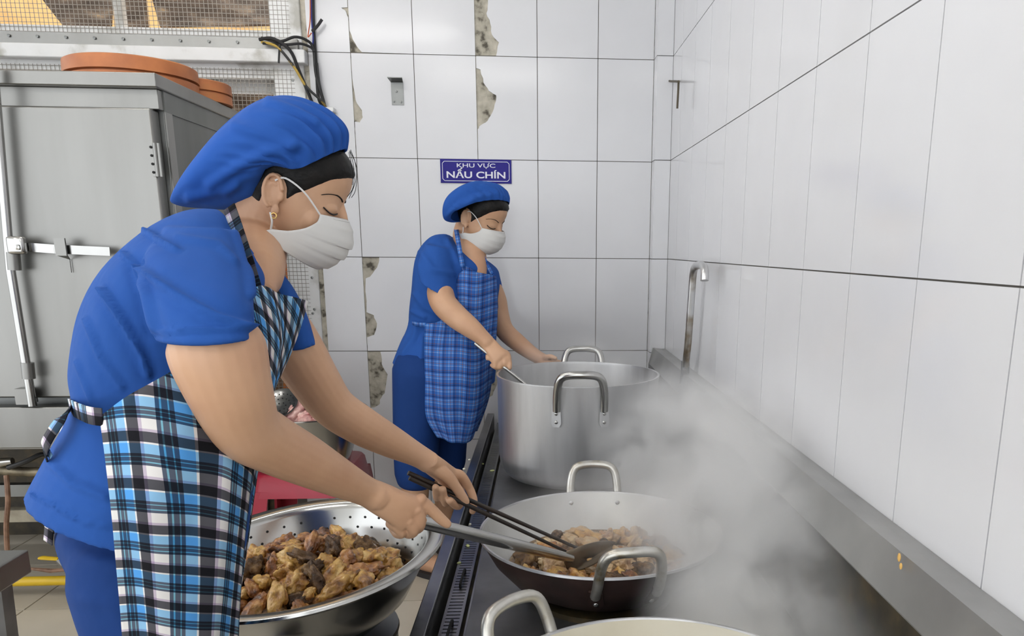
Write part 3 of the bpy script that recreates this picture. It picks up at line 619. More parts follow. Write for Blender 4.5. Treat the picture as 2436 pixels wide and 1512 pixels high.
def sloft(rings, seg=32, n=4, ex=2.3):
    """closed loft of rings (centre, u half axis, v half axis)"""
    C = cr([r[0] for r in rings], n); U = cr([r[1] for r in rings], n); W = cr([r[2] for r in rings], n); R = []
    for c, u, v in zip(C, U, W):
        R.append([c + u*math.copysign(abs(math.cos(q))**(2/ex), math.cos(q)) + v*math.copysign(abs(math.sin(q))**(2/ex), math.sin(q)) for q in [2*math.pi*k/seg for k in range(seg)]])
    return MB().rings(R, True)
def ring2(b, f, Yb, Yf, hd, side):
    B, F = PY(b[0], b[1], Yb), PY(f[0], f[1], Yf); return ((B+F)/2, (F-B)/2, side*hd)
def blob(name, parts, m, parent, voxel, smooth=3, fac=.5):
    mb = MB()
    for p in parts: mb.add(p.v, p.f)
    me = mesh_of(mb, True, 180, name); o = bpy.data.objects.new(name, me); COL.objects.link(o)
    r = o.modifiers.new('r','REMESH'); r.mode = 'VOXEL'; r.voxel_size = voxel; r.use_smooth_shade = True
    if smooth:
        s = o.modifiers.new('s','SMOOTH'); s.factor = fac; s.iterations = smooth
    dg = bpy.context.evaluated_depsgraph_get(); me2 = bpy.data.meshes.new_from_object(o.evaluated_get(dg)); bpy.data.objects.remove(o)
    me2.materials.clear(); me2.name = name; me2.polygons.foreach_set('use_smooth', [True]*len(me2.polygons))
    return obj(name, me2, m, parent)
def getco(me): a = np.empty(len(me.vertices)*3); me.vertices.foreach_get('co', a); return a.reshape(-1,3)
def getno(me): a = np.empty(len(me.vertices)*3); me.vertices.foreach_get('normal', a); return a.reshape(-1,3)
CM = np.array([CAMR[:], CAMU[:], CAMF[:]])
def pxof(co): c = (co - np.array([0,0,H])) @ CM.T; return np.c_[CX+CF*c[:,0]/c[:,2], CY-CF*c[:,1]/c[:,2]]
def folds(o, lines, lump=0, lscale=9, side=None):
    """press creases into cloth: (pixel polyline, height, width in px)"""
    me = o.data; co = getco(me); no = getno(me); px = pxof(co); d = np.zeros(len(co)); view = np.array([0,0,H])-co; face = (no*view).sum(1) > 0
    for pts, amp, wid in lines:
        best = np.full(len(co), 1e9)
        for (a, b), (c, e) in zip(pts, pts[1:]):
            A = np.array([a,b],float); B = np.array([c,e],float)-A; t = np.clip(((px-A)@B)/(B@B), 0, 1); q = px-A-t[:,None]*B; best = np.minimum(best, (q**2).sum(1))
        # a ridge with a shadowed valley on its lower side
        d += amp*(np.exp(-best/(wid*wid)) - .45*np.exp(-best/(wid*wid*5)))*face
    if lump:
        d += np.array([noise.noise(V(c)*lscale) for c in co])*lump
    co = co + no*d[:,None]; me.vertices.foreach_set('co', co.ravel()); me.update()
def cutout(o, poly, zmin=-9):
    """open a neckline: drop the faces turned to the outline's viewer that lie inside it"""
    me = o.data; bm = bmesh.new(); bm.from_mesh(me); px = pxof(np.array([f.calc_center_median()[:] for f in bm.faces])); eye = V((0,0,H)); dead = []
    for f, (x, y) in zip(bm.faces, px):
        ins = False
        for (a, b), (c, e) in zip(poly, poly[1:]+poly[:1]):
            if (b > y) != (e > y) and x < (c-a)*(y-b)/(e-b)+a: ins = not ins
        if ins and f.normal.dot(eye-f.calc_center_median()) > 0: dead.append(f)
    bmesh.ops.delete(bm, geom=dead, context='FACES'); bm.to_mesh(me); bm.free()
def cloth(name, cols, m, parent, nr=10, nc=8, th=.0025, uoff=0, wave=None, vfrom='bottom'):
    """sheet through columns of points, with uv in metres"""
    n = max(len(c) for c in cols); C = []
    for c in cols:
        p = cr(c, 12); L = [0]
        for a, b in zip(p, p[1:]): L.append(L[-1]+(b-a).length)
        N = nr*(n-1)+1; out = []; j = 0
        for k in range(N):
            s = L[-1]*k/(N-1)
            while j < len(L)-2 and L[j+1] < s: j += 1
            t = (s-L[j])/max(L[j+1]-L[j],1e-9); out.append((p[j]*(1-t)+p[j+1]*t, L[-1]-s if vfrom == 'bottom' else s))
        C.append(out)
    N = len(C[0]); grid = []; ul = [0]
    for i in range(len(C)-1): ul.append(ul[-1] + (C[i+1][int(N*.7)][0]-C[i][int(N*.7)][0]).length)
    uu = crs(ul, nc)
    for k in range(N): grid.append((cr([c[k][0] for c in C], nc), crs([c[k][1] for c in C], nc)))
    W = len(uu); me = bpy.data.meshes.new(name); vs = [p for g, _ in grid for p in g]
    fs = [(r*W+c, r*W+c+1, (r+1)*W+c+1, (r+1)*W+c) for r in range(N-1) for c in range(W-1)]
    me.from_pydata([p[:] for p in vs], [], fs); uvl = me.uv_layers.new(name='UVMap'); ft_ = [(uu[i % W]+uoff, grid[i//W][1][i % W]) for i in range(len(vs))]
    for l in me.loops: uvl.data[l.index].uv = ft_[l.vertex_index]
    me.polygons.foreach_set('use_smooth', [True]*len(me.polygons)); me.update()
    if wave:
        no = getno(me); co = getco(me)
        for i in range(len(co)): co[i] += no[i]*wave(ft_[i][0]-uoff, ft_[i][1])
        me.vertices.foreach_set('co', co.ravel()); me.update()
    return obj(name, me, m, parent, solid=th)
def ribbon(name, pts, w, m, parent, nrm, th=.0015):
    P = cr(pts, 6); mb = MB(); R = []
    me = bpy.data.meshes.new(name); vs = []; uv = []; L = 0
    for i, p in enumerate(P):
        t = (P[min(i+1,len(P)-1)]-P[max(i-1,0)]).normalized(); s = t.cross(V(nrm)).normalized()*w/2
        if i: L += (p-P[i-1]).length
        vs += [p-s, p+s]; uv += [(0,L),(w,L)]
    me.from_pydata([v[:] for v in vs], [], [(2*i,2*i+1,2*i+3,2*i+2) for i in range(len(P)-1)]); ul = me.uv_layers.new(name='UVMap')
    for l in me.loops: ul.data[l.index].uv = uv[l.vertex_index]
    me.polygons.foreach_set('use_smooth', [True]*len(me.polygons)); return obj(name, me, m, parent, solid=th)
class Head:
    SL = [(-.093,.070,.040,.016),(-.085,.084,.015,.034),(-.069,.090,-.018,.048),(-.047,.090,-.045,.059),(-.025,.091,-.072,.0665),(-.004,.089,-.088,.0705),(.020,.089,-.096,.0725),(.050,.092,-.100,.0745),(.075,.084,-.095,.070),(.096,.062,-.076,.055),(.110,.025,-.045,.032),(.116,-.008,-.014,.006)]
    def __init__(s, c, fwd, up, k=1.0):
        s.c = V(c); s.f = V(fwd).normalized(); s.l = V(up).cross(s.f).normalized(); s.u = s.f.cross(s.l).normalized(); s.k = k
    def w(s, x, y, z): return s.c + (s.f*x + s.l*y + s.u*z)*s.k
    def at(s, z):
        S_ = Head.SL
        for a, b in zip(S_, S_[1:]):
            if a[0] <= z <= b[0]:
                t = (z-a[0])/(b[0]-a[0]); return [a[i]+(b[i]-a[i])*t for i in (1,2,3)]
        return S_[0][1:] if z < S_[0][0] else S_[-1][1:]
    def surf(s, y, z):
        f, b, w_ = s.at(z); return (f+b)/2 + (f-b)/2*math.sqrt(max(1-(y/w_)**2, .02))
    def skull(s, grow=1.0, m=3, n=40):
        zs = crs([q[0] for q in Head.SL], m); F = crs([q[1] for q in Head.SL], m); B = crs([q[2] for q in Head.SL], m); Wd = crs([q[3] for q in Head.SL], m); R = []
        for z, f, b, w_ in zip(zs, F, B, Wd):
            cxm, a = (f+b)/2, (f-b)/2
            R.append([(cxm+a*grow*math.cos(q), w_*grow*math.sin(q), z*grow) for q in [2*math.pi*k/n for k in range(n)]])
        return R
    def parts(s):
        k = s.k; out = [MB().rings([[s.w(*p) for p in r] for r in s.skull()])]
        out.append(MB().tube([s.w(.084,0,.014),s.w(.094,0,-.002),s.w(.101,0,-.018),s.w(.106,0,-.030)], [.007*k,.008*k,.0095*k,.011*k], 12))
        out.append(MB().ell(s.w(.101,0,-.034), s.f*.012*k, s.l*.017*k, s.u*.011*k))
        for e in (-1, 1):
            n_, t_ = s.nrm(.031, .003); c_ = s.on(.031, .003, -.0055); sg = V((1,e,1)); cv = lambda q: s.f*q[0] + s.l*q[1]*e + s.u*q[2]
            out.append(MB().ell(s.w(c_[0], c_[1]*e, c_[2]), cv(n_)*.0085*k, cv(t_)*.0165*k, s.u*.0105*k))
            out.append(MB().ell(s.w(.046, e*.042, -.026), s.f*.030*k, s.l*.019*k, s.u*.026*k))
            ec = (-.010, e*.0735, -.006); 
            out.append(MB().ell(s.w(*ec), s.f*.0145*k, s.l*.0050*k, (s.u-s.f*.15)*.026*k))
            hp = [(-.010+.0150*math.cos(q)-.15*.028*math.sin(q), e*(.0790+.0035*(.5-.5*math.cos(q))), -.006+.027*math.sin(q)) for q in [math.radians(d) for d in range(15, 275, 13)]]
            out.append(MB().tube([s.w(*p) for p in hp], .0033*k, 8)); out.append(MB().tube([s.w(-.010+.008*math.cos(q)-.15*.018*math.sin(q), e*.0785, -.008+.016*math.sin(q)) for q in [math.radians(d) for d in range(60, 280, 15)]], .0024*k, 8)); out.append(MB().ell(s.w(.001, e*.074, -.034), s.f*.007*k, s.l*.004*k, s.u*.010*k))
            out.append(MB().ell(s.w(.005, e*.0755, -.010), s.f*.004*k, s.l*.005*k, s.u*.008*k))
        return out
    def nrm(s, y, z):
        f, b, w_ = s.at(z); a = (f-b)/2; x = s.surf(y, z)-(f+b)/2; n = V((x/a**2, y/w_**2, 0)).normalized(); return n, V((-n.y, n.x, 0))
    def on(s, y, z, off):
        n, t = s.nrm(y, z); return (s.surf(y, z)+n.x*off, y+n.y*off, z)
    def face(s, parent):
        for e in (-1, 1):
            def P(y, z, off): q = s.on(y, z, off); return s.w(q[0], q[1]*e, q[2])
            lash = [(.018,-.0015),(.023,-.0040),(.030,-.0056),(.037,-.0050),(.043,-.0022),(.047,.0005)]
            obj('eyelash', MB().tube(cr([P(y, z, .0004+.0026*max(0,1-((y-.031)/.017)**2)) for y, z in lash], 4), [.0006*s.k]+[.0014*s.k]*19+[.0005*s.k], 6), eye_m, parent)
            obj('eyebrow', MB().tube(cr([P(y, z, .0005) for y, z in ((.012,.020),(.021,.0245),(.034,.0275),(.046,.0245),(.054,.0185))], 4), [.0008]+[.0017*s.k]*8+[.0013*s.k]*7+[.0005], 6, flat=.6), hair_m, parent)
    def hair(s, parent, keep, grow=.045, m=None):
        """keep gives how far inside the hairline a point lies, in metres"""
        n = 200; R = s.skull(1.0, 14, n); vs = [V(p) for r in R for p in r]
        d = [keep(*p) + .004*noise.noise(V((p.x*40+3, p.y*40, p.z*18))) for p in vs]
        vs = [p*(1+(grow*min(1,max(0,q/.022))**.6 if q > 0 else -min(.05,-q*5)) + .006*noise.noise(V((p.x*9,p.y*9,math.atan2(p.z,abs(p.y)+.01)*30)))*(q > .003)) for p, q in zip(vs, d)]
        fs = [(i*n+j, i*n+(j+1) % n, (i+1)*n+(j+1) % n, (i+1)*n+j) for i in range(len(R)-1) for j in range(n)]
        fs = [f for f in fs if any(d[q] > -.012 for q in f)]; used = sorted({q for f in fs for q in f}); mp = {q: i for i, q in enumerate(used)}
        mb = MB().add([s.w(*vs[q]) for q in used], [tuple(mp[q] for q in f) for f in fs]); return obj('hair', mb, m or hair_m, parent, angle=180)
    def mask(s, parent, drop=0, wide=0, fold=1.0):
        nb, na = 44, 41; vs = []; c0 = {}
        for i in range(nb+1):
            b = i/nb; xf = np.interp(b, [0,.15,.35,.6,.8,1], [.103,.118,.123,.119,.108,.086]); tm = math.radians(56+56*b**1.2+wide)
            for j in range(na+1):
                th = (j/na*2-1)*tm; zt = -.006-.014*(th/1.4)**2; zb = -.103-drop+.016*(th/1.4)**2; z = zt+(zb-zt)*b
                pl = fold*.0055*max(0,1-abs(th)*.62)*(((b-.22)*4.2) % 1 if .22 < b < .94 else 0); x = .012+(xf-.012+pl)*max(math.cos(th),0)**.85 - .055*max(0,abs(th)-1.45); y = (.0715+.003*b)*math.sin(th)
                vs.append(s.w(x, y, z)); 
                if i in (0, int(nb*.70)) and j in (0, na): c0[(i > 0, j > 0)] = (x, y, z)
        W = na+1; me_ = MB().add(vs, [(i*W+j, i*W+j+1, (i+1)*W+j+1, (i+1)*W+j) for i in range(nb) for j in range(na)])
        mk = obj('face_mask', me_, maskw_m, parent, solid=.002)
        obj('nose_band', MB().tube([vs[W*1+j]+(s.f*.0012) for j in range(6, na-5)], .0016, 6), loop_m, mk)
        for e in (False, True):
            sg = 1 if e else -1; t = c0[(False,e)]; l = c0[(True,e)]
            obj('ear_loop', MB().tube(cr([s.w(*t), s.w((t[0]+.006)/2, sg*.077, .012), s.w(.003, sg*.080, .022), s.w(-.012, sg*.079, .012)], 5), .0016, 6), loop_m, mk)
            obj('ear_loop', MB().tube(cr([s.w(*l), s.w((l[0]-.004)/2+.003, sg*.0785, (l[2]-.040)/2), s.w(-.004, sg*.079, -.040)], 5), .0016, 6), loop_m, mk)
        return mk
def cap_mesh(rings, side, pleat=.006, N=34, seg=120, n=5, lift=None, ex=2.0):
    """gathered cap: rings (top px, bottom px, Y, half width) from the elastic band to the closed end"""
    C, U, W = [], [], []
    for t, b, Y, hw in rings:
        T_, B_ = PY(t[0],t[1],Y), PY(b[0],b[1],Y); C.append((T_+B_)/2); U.append((T_-B_)/2); W.append(side*hw)
    C, U, W = cr(C,n), cr(U,n), cr(W,n); R = []; M_ = len(C); ax = (C[-1]-C[0]).normalized()
    for i, (c, u, v) in enumerate(zip(C, U, W)):
        s = i/(M_-1); r = []
        for k in range(seg):
            q = 2*math.pi*k/seg; p = u*math.copysign(abs(math.cos(q))**(2/ex), math.cos(q)) + v*math.copysign(abs(math.sin(q))**(2/ex), math.sin(q))
            a = pleat*math.sin(q*N+2.3*math.sin(q*3)+1.1*math.sin(q*7))*max(0, (1-s*1.9))*min(1, .22+s*6)*min(1,max(0,(math.cos(q)+.55)/.8)) + .007*noise.noise((c+p)*7)*min(1,s*4) + .0022*noise.noise((c+p)*19)*min(1,s*4)
            p = p*(1 + a/max(p.length,.02)); off = lift(q, s) if lift else V((0,0,0)); r.append(c+p+off)
        R.append(r)
    mb = MB().rings(R, False); e = len(R)-1; mb.f.append(tuple(e*seg+k for k in range(seg))); return mb
def person_feet(parent, ankles, fwd):
    for a in ankles:
        a = V(a); f = V(fwd); s = V((-f.y,f.x,0))
        obj('sandal', MB().rings([[a + f*(.07+.125*math.cos(q)) + s*.042*math.sin(q)*(1+.15*math.cos(q)) + V((0,0,z-a.z)) for q in [2*math.pi*k/24 for k in range(24)]] for z in (.005,.025)]), sole_m, parent)
# ================================================================ first cook, bending over the wok
ph = math.radians(24); F1 = V((math.cos(ph), math.sin(ph), 0)); L1 = V((-math.sin(ph), math.cos(ph), 0))
p1 = thing('person', (-.55,1.1,0), 'bending cook in blue with a black, white and blue plaid apron, stirring the wok', 'person', 'kitchen cooks')
hp, hy = math.radians(-22), math.radians(4)
HF = V((math.cos(hp)*math.cos(hy), math.cos(hp)*math.sin(hy), math.sin(hp)))
hd1 = Head((0,0,0), HF, V((0,0,1)), .955)
ear = PY(650,455,1.31); hd1.c = ear - (hd1.w(-.010,-.077,-.006)-hd1.c)
parts = hd1.parts()
nb = PY(560,590,1.125)
parts.append(limb([(hd1.w(-.030,0,-.02),.050),(hd1.w(-.034,0,-.075),.050),(PY(612,560,1.385),.050),(PY(602,605,1.33),.052),(PY(606,655,1.235),.042),(PY(622,690,1.195),.022)], 24))
core = [ring2((300,1250),(520,1230),1.08,1.14,.08,L1), ring2((260,1000),(540,1000),1.08,1.14,.09,L1), ring2((270,800),(580,800),1.11,1.17,.10,L1), ring2((370,680),(612,700),1.15,1.21,.10,L1), ring2((470,620),(628,660),1.19,1.23,.08,L1), ring2((540,580),(625,630),1.22,1.25,.05,L1)]
parts.append(sloft(core))
# near (right) arm and far (left) arm
parts.append(limb([(500,772,.962,.040),(512,812,.952,.0535),(522,850,.949,.0555),(548,930,.955,.0495),(585,1015,.985,.0430),(640,1052,1.025,.0405),(720,1092,1.08,.037),(800,1133,1.14,.0305),(862,1164,1.19,.0245),(895,1180,1.205,.0240)], 22))
parts.append(limb([(640,740,1.34,.042),(672,785,1.345,.048),(708,840,1.35,.047),(752,910,1.365,.043),(795,968,1.385,.039),(860,1012,1.41,.0365),(930,1050,1.455,.031),(992,1082,1.49,.0235),(1022,1100,1.50,.0225)], 22))
# near hand: fist round the spatula handle, forefinger laid along it
def palm(w, ks, thick, ww):
    W_ = PY(*w); K = [PY(*k) for k in ks]; kc = sum(K, V())/4; d = (kc-W_); s = (K[0]-K[3]); s = s - d*(s.dot(d)/d.dot(d)); nrm = d.cross(s).normalized()
    return sloft([(W_-d*.15, s.normalized()*ww, nrm*thick*1.05),(W_+d*.2, s.normalized()*(ww*1.12), nrm*thick*1.05),(W_+d*.6, s*.5, nrm*thick*1.1),(kc-d*.02, s*.58, nrm*thick*.95),(kc+d*.08, s*.52, nrm*thick*.5)], 24, 3, 2.6)
parts.append(palm((893,1179,1.205),[(1000,1189,1.245),(992,1214,1.235),(972,1238,1.232),(940,1249,1.232)], .0165, .024))
fi = .0098
parts.append(limb([(985,1192,1.24,.0115),(1003,1193,1.243,.0112),(1030,1216,1.252,.0103),(1049,1234,1.258,.0096),(1064,1246,1.262,.0080)], 12))
parts.append(limb([(980,1212,1.236,.011),(994,1216,1.234,.011),(1000,1244,1.240,fi),(990,1258,1.262,.0092),(970,1246,1.276,.008)], 12))
parts.append(limb([(962,1234,1.234,.011),(974,1240,1.231,.0112),(984,1262,1.238,fi),(970,1268,1.258,.0092),(952,1252,1.273,.008)], 12))
parts.append(limb([(930,1244,1.234,.010),(942,1251,1.231,.0102),(956,1267,1.238,.009),(944,1268,1.256,.0082),(932,1252,1.268,.007)], 12))
parts.append(limb([(905,1190,1.225,.012),(940,1196,1.262,.0115),(975,1216,1.283,.010),(1005,1238,1.285,.0085)], 12))
# far hand: fingers wrapped behind and under the chopsticks, thumb on top
parts.append(palm((1024,1101,1.50),[(1098,1131,1.558),(1084,1140,1.572),(1066,1143,1.575),(1048,1138,1.57)], .0155, .022))
parts.append(limb([(1085,1126,1.55,.0105),(1098,1132,1.556,.0105),(1116,1160,1.566,.0094),(1127,1190,1.560,.0086),(1124,1216,1.545,.0072)], 12))
parts.append(limb([(1072,1134,1.56,.0105),(1084,1141,1.571,.0105),(1097,1176,1.578,.0095),(1090,1203,1.535,.0088),(1070,1190,1.492,.0080)], 12))
parts.append(limb([(1054,1136,1.56,.010),(1066,1144,1.573,.010),(1073,1176,1.574,.0092),(1060,1196,1.522,.0084),(1053,1163,1.487,.0078)], 12))
parts.append(limb([(1040,1130,1.555,.0095),(1050,1138,1.568,.0095),(1053,1166,1.566,.0084),(1040,1184,1.518,.0078),(1036,1158,1.483,.0072)], 12))
parts.append(limb([(1030,1110,1.50,.014),(1062,1130,1.503,.0135),(1086,1160,1.512,.0108),(1100,1181,1.518,.0102),(1108,1193,1.521,.0085)], 12))
for k_ in ((1002,1186,1.238),(992,1212,1.230),(973,1238,1.227),(942,1250,1.228)): parts.append(MB().ell(PY(*k_), V((.0095,0,0)), V((0,.0095,0)), V((0,0,.0095)), 12, 8))
body1 = blob('body', parts, skin_m, p1, .0022, 2)
hd1.face(p1)
def keep1(x, y, z):
    front = float(np.interp(z, [-.085,-.084,-.014,-.012,.004,.02,.036,.052,.064,.072], [-1,-.042,-.030,.010,.022,.040,.056,.070,.084,.12])) - x
    if z < -.012: front = min(front, z+.082)
    return min(front, .5*(((x+.011)/.021)**2+((z+.006)/.030)**2-1)*.03 if abs(y) > .04 and abs(x+.011) < .05 else front)
hd1.hair(p1, keep1)
mk1 = hd1.mask(p1, .004)
for pts in ([(834,356),(846,392),(846,430),(830,472)],[(832,360),(842,400),(840,445),(826,468)],[(830,362),(839,410),(838,440)],[(832,358),(849,400),(846,450),(836,470)]):
    obj('hair_strand', MB().tube(cr([PY(u, v, 1.36) for u, v in pts], 5), .0005, 5), hair_m, p1)
er = hd1.w(.003,-.079,-.043)
obj('earring', MB().tube([er + (hd1.u*math.cos(q)+hd1.f*math.sin(q))*.0042 for q in [2*math.pi*k/14 for k in range(15)]], .0012, 6), gold_m, p1)
def lift1(q, s):
    near = max(0, -math.sin(q)); return V((0,0,1))*(.036*near*math.exp(-((math.cos(q)+.5)/.38)**2)*max(0,1-s*3))
crn = [((824,356),(597,490),1.38,0.087),((824,318),(575,493),1.38,0.100),((808,285),(540,495),1.38,0.109),((770,253),(500,494),1.38,0.114),((715,233),(462,491),1.38,0.112),((655,231),(432,487),1.38,0.102),((600,256),(416,482),1.38,0.083),((545,305),(411,479),1.38,0.059),((490,370),(410,477),1.38,0.034),((440,440),(411,474),1.38,0.011)]
cp = obj('cap', cap_mesh(crn, V((-.2,.98,0)), .0085, 30, 260, 9, lift1), cap_m, p1, solid=.0015, angle=180)
folds(cp, [([(640,240),(700,265),(750,290)],.007,13),([(560,300),(640,330),(700,343)],.008,15),([(500,440),(560,400),(640,360),(690,352)],.008,15),([(540,460),(570,430),(610,412)],.004,13),([(450,470),(520,458),(560,440)],.006,13)])
# tunic
tr = [ring2((66,1172),(585,1275),1.06,1.15,.175,L1), ring2((112,1085),(598,1150),1.06,1.15,.165,L1), ring2((170,968),(600,1010),1.08,1.16,.138,L1), ring2((162,880),(622,905),1.09,1.19,.145,L1), ring2((184,755),(634,800),1.11,1.21,.155,L1), ring2((240,640),(626,728),1.14,1.22,.165,L1), ring2((335,553),(622,690),1.17,1.23,.162,L1), ring2((440,505),(628,660),1.20,1.26,.125,L1), ring2((515,497),(612,625),1.24,1.28,.078,L1)]
ns = [ring2((395,535),(560,545),1.09,1.11,.065,L1), ring2((338,610),(595,655),1.02,1.04,.078,L1), ring2((335,690),(604,725),.97,.99,.078,L1), ring2((362,785),(606,776),.945,.965,.074,L1), ring2((368,812),(604,800),.942,.962,.074,L1)]
fs_ = [ring2((540,590),(645,625),1.32,1.33,.055,L1), ring2((575,665),(692,680),1.345,1.35,.062,L1), ring2((615,760),(728,745),1.35,1.355,.062,L1), ring2((655,830),(750,814),1.35,1.355,.060,L1)]
tu = blob('tunic', [sloft(tr,40,4,2.4), sloft(ns,32,4,2.2), sloft(fs_,28,4,2.2)], blue_m, p1, .0045, 3)
folds(tu, [([(330,640),(420,700),(520,755),(600,775)],0.0131,11.2),([(320,640),(345,700),(365,780)],0.0112,8.4),([(240,690),(290,760),(340,850),(352,890)],0.0150,9.1),([(360,790),(600,775)],0.0075,5.6),([(340,545),(380,570),(420,590)],0.0094,6.3),([(290,600),(330,640)],0.0075,5.6),([(200,760),(240,850),(290,920)],0.0075,8.4),([(560,540),(590,620),(600,700)],0.0094,8.4),([(420,560),(520,580),(560,620)],0.0056,9.8),([(180,860),(210,930),(230,980)],0.0056,7.0),([(120,1100),(170,1150),(250,1180)],0.0075,11.2),([(80,1175),(180,1235),(262,1255)],0.0056,4.9)], .005, 7)
# trousers
hipn, hipf = V((-.55,1.03,.80)), V((-.55,1.19,.80))
tq = [sloft([ring2((210,1150),(530,1150),1.09,1.14,.09,L1), ring2((140,1235),(556,1240),1.09,1.14,.125,L1), ring2((134,1295),(552,1310),1.09,1.14,.135,L1), ring2((198,1420),(540,1430),1.09,1.14,.11,L1)],32)]
for y, s in ((1.055,-1),(1.18,1)):
    a = PY(350,1400,y)
    tq.append(limb([(a+V((0,0,.03)),.098),(PY(378,1470,y),.098),(PY(410,1560,y),.088),(V((-.50,y,.46)),.078),(V((-.53,y,.25)),.070),(V((-.56,y,.09)),.068)], 24))
tz_ = blob('trousers', tq, navy_m, p1, .0075, 4)
folds(tz_, [([(150,1290),(230,1330),(290,1350)],.004,18),([(200,1420),(280,1440)],.003,16)], .004, 6)
person_feet(p1, [(-.60,1.055,.05),(-.60,1.18,.05)], F1)
# apron: bib hanging from the neck, skirt wrapped round the near side
c0 = [PY(238,990,.945),PY(250,1100,.92),PY(262,1230,.915),PY(272,1360,.93),PY(286,1512,.95),PY(300,1680,.97)]
c1 = [PY(330,930,.93),PY(345,1060,.915),PY(358,1210,.905),PY(368,1360,.92),PY(376,1520,.94),PY(385,1690,.955)]
c2 = [PY(432,866,.962),PY(452,1010,.935),PY(462,1190,.935),PY(464,1360,.945),PY(462,1530,.96),PY(465,1700,.97)]
c3 = [PY(530,785,1.02),PY(566,950,1.0),PY(552,1160,.965),PY(536,1350,.975),PY(522,1530,.99),PY(520,1700,1.0)]
c4 = [PY(604,684,1.085),PY(630,830,1.07),PY(610,1080,1.06),PY(582,1300,1.06),PY(560,1512,1.07),PY(552,1700,1.08)]
c5 = [PY(664,697,1.165),PY(668,835,1.16),PY(607,1080,1.16),PY(578,1300,1.15),PY(554,1512,1.16),PY(550,1700,1.16)]
c6 = [PY(728,714,1.265),PY(690,835,1.26),PY(590,1080,1.25),PY(560,1300,1.25),PY(535,1512,1.25),PY(530,1700,1.25)]
apr = cloth('apron', [c0,c1,c2,c3,c4,c5,c6], plaid1_m, p1, 14, 9, .003, .02, lambda u, v: .004*math.sin(u*52+v*3)*min(1,max(.1,(.9-v)*1.3)) + .003*math.sin(u*23+v*9))
ribbon('neck_strap', [PY(545,492,1.19),PY(562,540,1.165),PY(586,615,1.12),PY(608,688,1.105)], .020, plaid1_m, p1, (-.3,-1,.3))
ribbon('neck_strap', [PY(628,628,1.25),PY(645,665,1.255),PY(662,704,1.22)], .016, plaid1_m, p1, (.8,-.5,.2))
ribbon('waist_tie', [PY(244,992,.938),PY(215,988,.945),PY(190,979,.972),PY(166,967,1.04)], .022, plaid1_m, p1, (-.4,-1,0))
ribbon('tie_end', [PY(172,966,1.03),PY(150,990,1.0),PY(122,1030,.99),PY(106,1062,.99),PY(110,1082,1.0),PY(118,1070,1.0)], .020, plaid1_m, p1, (-.5,-.8,.3))
ribbon('tie_end', [PY(160,1000,1.05),PY(122,1180,1.06),PY(118,1240,1.06),PY(114,1290,1.06)], .022, plaid1_m, p1, (-.5,-.8,.3))
# ---- her tools
s0, s1 = PY(925,1222,1.262), PY(1352,1326,1.545)
sp = thing('wok_spatula', s1, 'long handled steel wok spatula in the first cooks right hand', 'spatula')
ds = (s1-s0).normalized()
obj('handle', MB().tube([s0, s0+(s1-s0)*.6, s1-ds*.03, s1+ds*.01], [.0125,.0125,.011,.009], 16), mirror_m, sp)
bl0 = [PY(1338,1316,1.53),PY(1352,1356,1.55),PY(1395,1350,1.575),PY(1458,1313,1.63),PY(1462,1288,1.655),PY(1410,1290,1.60)]
bc_ = sum(bl0, V())/6; up_ = V((.1,-.25,.95)).normalized(); pan = []
for k, rr in enumerate((1.0,.75,.45,.12)):
    pan.append([bc_ + (p-bc_)*rr - up_*(.012*(1-rr*rr)) for p in cr(bl0+[bl0[0]],5)[:-1]])
obj('blade', MB().rings(pan, False), noisy(mat('oily_spatula_steel',(.25,.2,.13),.35,.8),[(.3,(.09,.065,.04)),(.7,(.24,.19,.13))],12), sp, solid=.003)
wood_m = noisy(mat('dark_chopstick_wood',(.05,.03,.02),.5),[(.4,(.010,.007,.006)),(.58,(.03,.018,.012)),(.74,(.22,.11,.05))],20,4,stretch=(.5,.5,.5))
for a, b, lab in (((971,1124,1.480),(1378,1305,1.625),'upper long dark wooden chopstick in the first cooks left hand'),((974,1136,1.476),(1346,1311,1.60),'lower long dark wooden chopstick in the first cooks left hand')):
    A, B = PY(*a), PY(*b); tag(obj('chopstick', MB().tube([A, A+(B-A)*.5, B], [.0048,.0046,.0034], 10), wood_m), lab, 'chopstick', 'cooking chopsticks')
# ================================================================ second cook behind the stock pot
ph = math.radians(-33); F2 = V((math.cos(ph), math.sin(ph), 0)); L2 = V((-math.sin(ph), math.cos(ph), 0))
p2 = thing('person', (-.38,2.95,0), 'standing cook in blue with a small-checked blue apron behind the stock pot', 'person', 'kitchen cooks')
hp, hy = math.radians(-24), math.radians(-31)
HF = V((math.cos(hp)*math.cos(hy), math.cos(hp)*math.sin(hy), math.sin(hp)))
hd2 = Head((0,0,0), HF, V((.06,0,1)), .99)
ear = PY(1107,517,2.86); hd2.c = ear - (hd2.w(-.010,-.077,-.006)-hd2.c)
parts = hd2.parts()
parts.append(limb([(hd2.w(-.030,0,-.02),.050),(hd2.w(-.032,0,-.08),.050),(PY(1118,592,2.90),.054),(PY(1124,622,2.882),.053),(PY(1132,652,2.853),.042),(PY(1138,682,2.825),.022)], 24))
X1 = V((1,0,0))
parts.append(sloft([ring2((985,1000),(1120,1000),2.92,2.94,.08,L2), ring2((1000,860),(1150,880),2.92,2.94,.09,L2), ring2((1000,760),(1150,780),2.92,2.94,.09,L2), ring2((1040,680),(1145,690),2.92,2.93,.08,L2), ring2((1065,630),(1145,655),2.92,2.92,.06,L2), ring2((1080,600),(1138,640),2.91,2.91,.04,L2)]))
parts.append(limb([(1045,674,2.775,.034),(1047,692,2.765,.047),(1056,722,2.73,.046),(1085,752,2.705,.0425),(1118,778,2.68,.0365),(1148,803,2.665,.0275),(1160,815,2.66,.0262)], 20))
